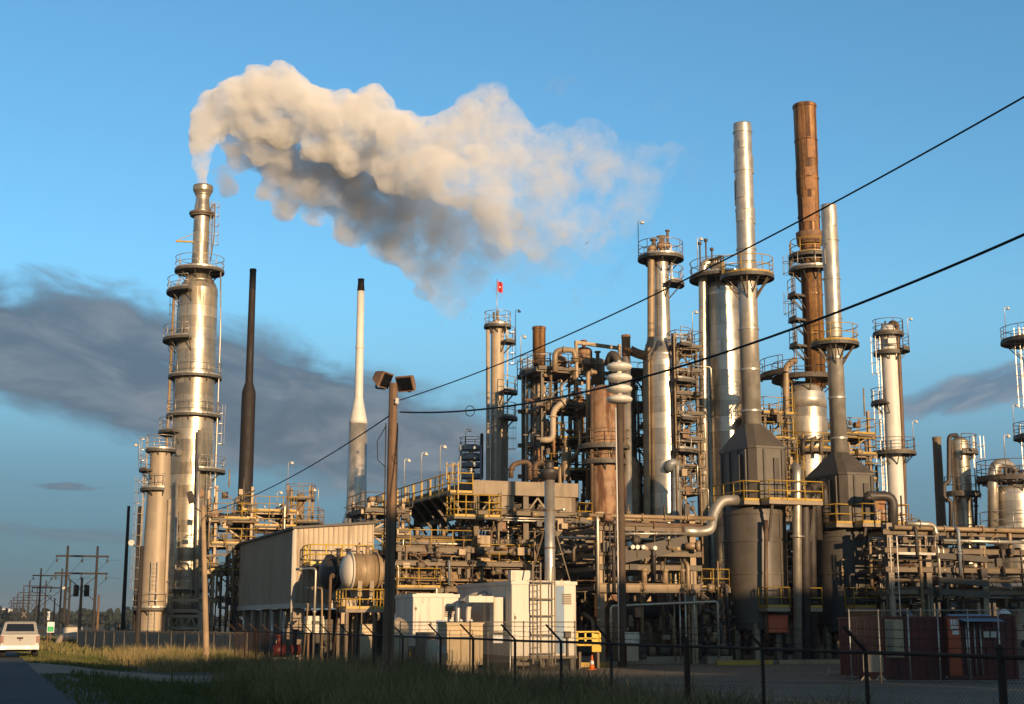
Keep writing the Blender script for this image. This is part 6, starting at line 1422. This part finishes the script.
BW_ = [(222, 176, 12, 2), (228, 188, 13, 2), (556, 88, 14, 0), (574, 80, 8, 0), (664, 106, 11, 0), (600, 286, 18, 4), (580, 298, 15, 4), (562, 306, 9, 4), (620, 272, 16, 4), (640, 256, 16, 3), (654, 238, 16, 3), (692, 150, 16, 0), (704, 160, 10, 0), (690, 176, 14, 0), (668, 214, 14, 1), (462, 312, 14, 8), (440, 318, 9, 8), (424, 292, 12, 8), (530, 285, 16, 6), (505, 290, 12, 6)]
def plume(name, label, blobs, dens, seed, nscale, thr, soft, aniso=.15, alb=(.95, .93, .91), vox=.32, amp=1.0, jig=.5, low=1.0):
    Y = 119; r_ = random.Random(seed); mb = MB()
    import bmesh
    bm = bmesh.new(); bmesh.ops.create_icosphere(bm, subdivisions=3, radius=1.0); SV = [v.co.copy() for v in bm.verts]; SF = [tuple(v.index for v in f.verts) for f in bm.faces]; bm.free()
    for px, py, rp, dy in blobs:
        c = pt(px, py, Y + dy); rr = rp / FPX * (Y + dy) * 1.02
        subs = [(c, rr * .92)]
        for k in range(int(5 * jig * 2)):
            v = Vector((r_.gauss(0, 1), r_.gauss(0, 1), r_.gauss(0, 1))).normalized(); subs.append((c + v * rr * .72, rr * r_.uniform(.28, .5)))
        for cc, q in subs: mb.add([cc + s * q for s in SV], SF, True)
    o = mb.build(name, None); tag(o, label, 'plume', None, 'stuff')
    m = o.modifiers.new('remesh', 'REMESH'); m.mode = 'VOXEL'; m.voxel_size = vox; m.use_smooth_shade = True
    for sc_, st_ in ((3.4, 1.25 * amp), (1.5, .75 * amp), (.6, .3 * amp)):
        tx = bpy.data.textures.new('billow', 'CLOUDS'); tx.noise_scale = sc_; tx.noise_depth = 3
        d = o.modifiers.new('billow', 'DISPLACE'); d.texture = tx; d.texture_coords = 'GLOBAL'; d.strength = st_; d.mid_level = .52
    mt = bpy.data.materials.new(name); mt.use_nodes = True; n = NT(mt.node_tree); n.n.clear()
    out = n.node('ShaderNodeOutputMaterial'); pv = n.node('ShaderNodeVolumePrincipled'); n.l.new(pv.outputs[0], out.inputs['Volume'])
    g = n.node('ShaderNodeNewGeometry'); s_ = n.node('ShaderNodeSeparateXYZ'); n.l.new(g.outputs['Position'], s_.inputs[0])
    nz = n.math('ADD', n.math('MULTIPLY', n.noise(g.outputs['Position'], nscale, 5.0, .6, .5), .7), n.math('MULTIPLY', n.noise(g.outputs['Position'], nscale * 4.2, 4.0, .65, .8), .3))
    x0, x1 = pt(290, 120, Y).x, pt(690, 160, Y).x
    fade = n.ramp(s_.outputs[0], x0, x1, 1.0, .2)
    fade = n.math('MULTIPLY', fade, n.ramp(s_.outputs[2], pt(450, 318, Y).z, pt(450, 190, Y).z, low, 1.0))
    thrx = n.ramp(s_.outputs[0], x0, x1, thr, thr + .10)
    d = n.math('MULTIPLY', n.math('DIVIDE', n.math('SUBTRACT', nz, thrx), n.ramp(s_.outputs[0], x0, x1, soft, soft * 1.7), clamp=True), n.math('MULTIPLY', fade, dens))
    n.put(pv.inputs['Density'], d); pv.inputs['Color'].default_value = c4(alb); pv.inputs['Anisotropy'].default_value = aniso
    o.data.materials.append(mt); return o
plume('smoke_plume', 'thick cream white plume blowing away from the scrubber tower', BL_, 1.5, 1, .42, .36, .27, aniso=-.2, alb=(.995, .99, .98))
plume('smoke_plume', 'dull grey smoke hanging underneath the bright plume', BD_, 1.2, 2, .40, .36, .3, aniso=-.1, alb=(.93, .925, .92), low=.3)
plume('smoke_plume', 'thin torn wisps of smoke drifting below and beside the plume', BW_, .9, 3, .5, .40, .25, alb=(.9, .88, .87), vox=.32, amp=1.0)

# ================================================================== unseen blocks added behind the camera to cast shade on the yard
sdir = Vector((math.sin(SUN_AZ), -math.cos(SUN_AZ), 0)); udir = Vector((math.cos(SUN_AZ), math.sin(SUN_AZ), 0))
def shade_block(label, u0, u1, s0, s1, h):
    c = sdir * s0 + udir * u0; t = thing('shade_blocker', label, 'building', (c.x, c.y, -.3), SUN_AZ); mb = MB(); ribs(mb, (0, 0, 0), (u1 - u0, 0, 0), 0, h, h, (0, 1, 0), 1.0, .06)
    mb.box(0, -(s1 - s0), 0, u1 - u0, -.05, h); mb.build('wall', 'siding', t); mb = MB(); mb.prism([(.5 - (s1 - s0), h), (-.5, h), (-(s1 - s0) / 2, h + 1.0)], 0, u1 - u0, 'x'); mb.build('roof', 'roofing', t)
shade_block('long unseen block added behind the camera to shade the verge and fence', -80, 28, 30, 55, 16.7)
shade_block('shorter and lower unseen block added behind the camera to shade the yard', 28.3, 39, 30, 55, 13.6)
shade_block('tallest unseen block added behind the camera to shade the containers and racks', 39.3, 78, 30, 55, 19.8)
# ================================================================== thin evening haze over the flat country
mb = MB(); mb.box(-4500, -800, -3, 4500, 4200, 62)
hzm = bpy.data.materials.new('haze'); hzm.use_nodes = True; n = NT(hzm.node_tree); n.n.clear()
out = n.node('ShaderNodeOutputMaterial'); pv = n.node('ShaderNodeVolumePrincipled'); n.l.new(pv.outputs[0], out.inputs['Volume'])
pv.inputs['Density'].default_value = .00014; pv.inputs['Color'].default_value = (.80, .87, .95, 1); pv.inputs['Anisotropy'].default_value = .2
hz_ = mb.build('haze', hzm); hz_['kind'] = 'stuff'; hz_['label'] = 'thin pale evening haze'
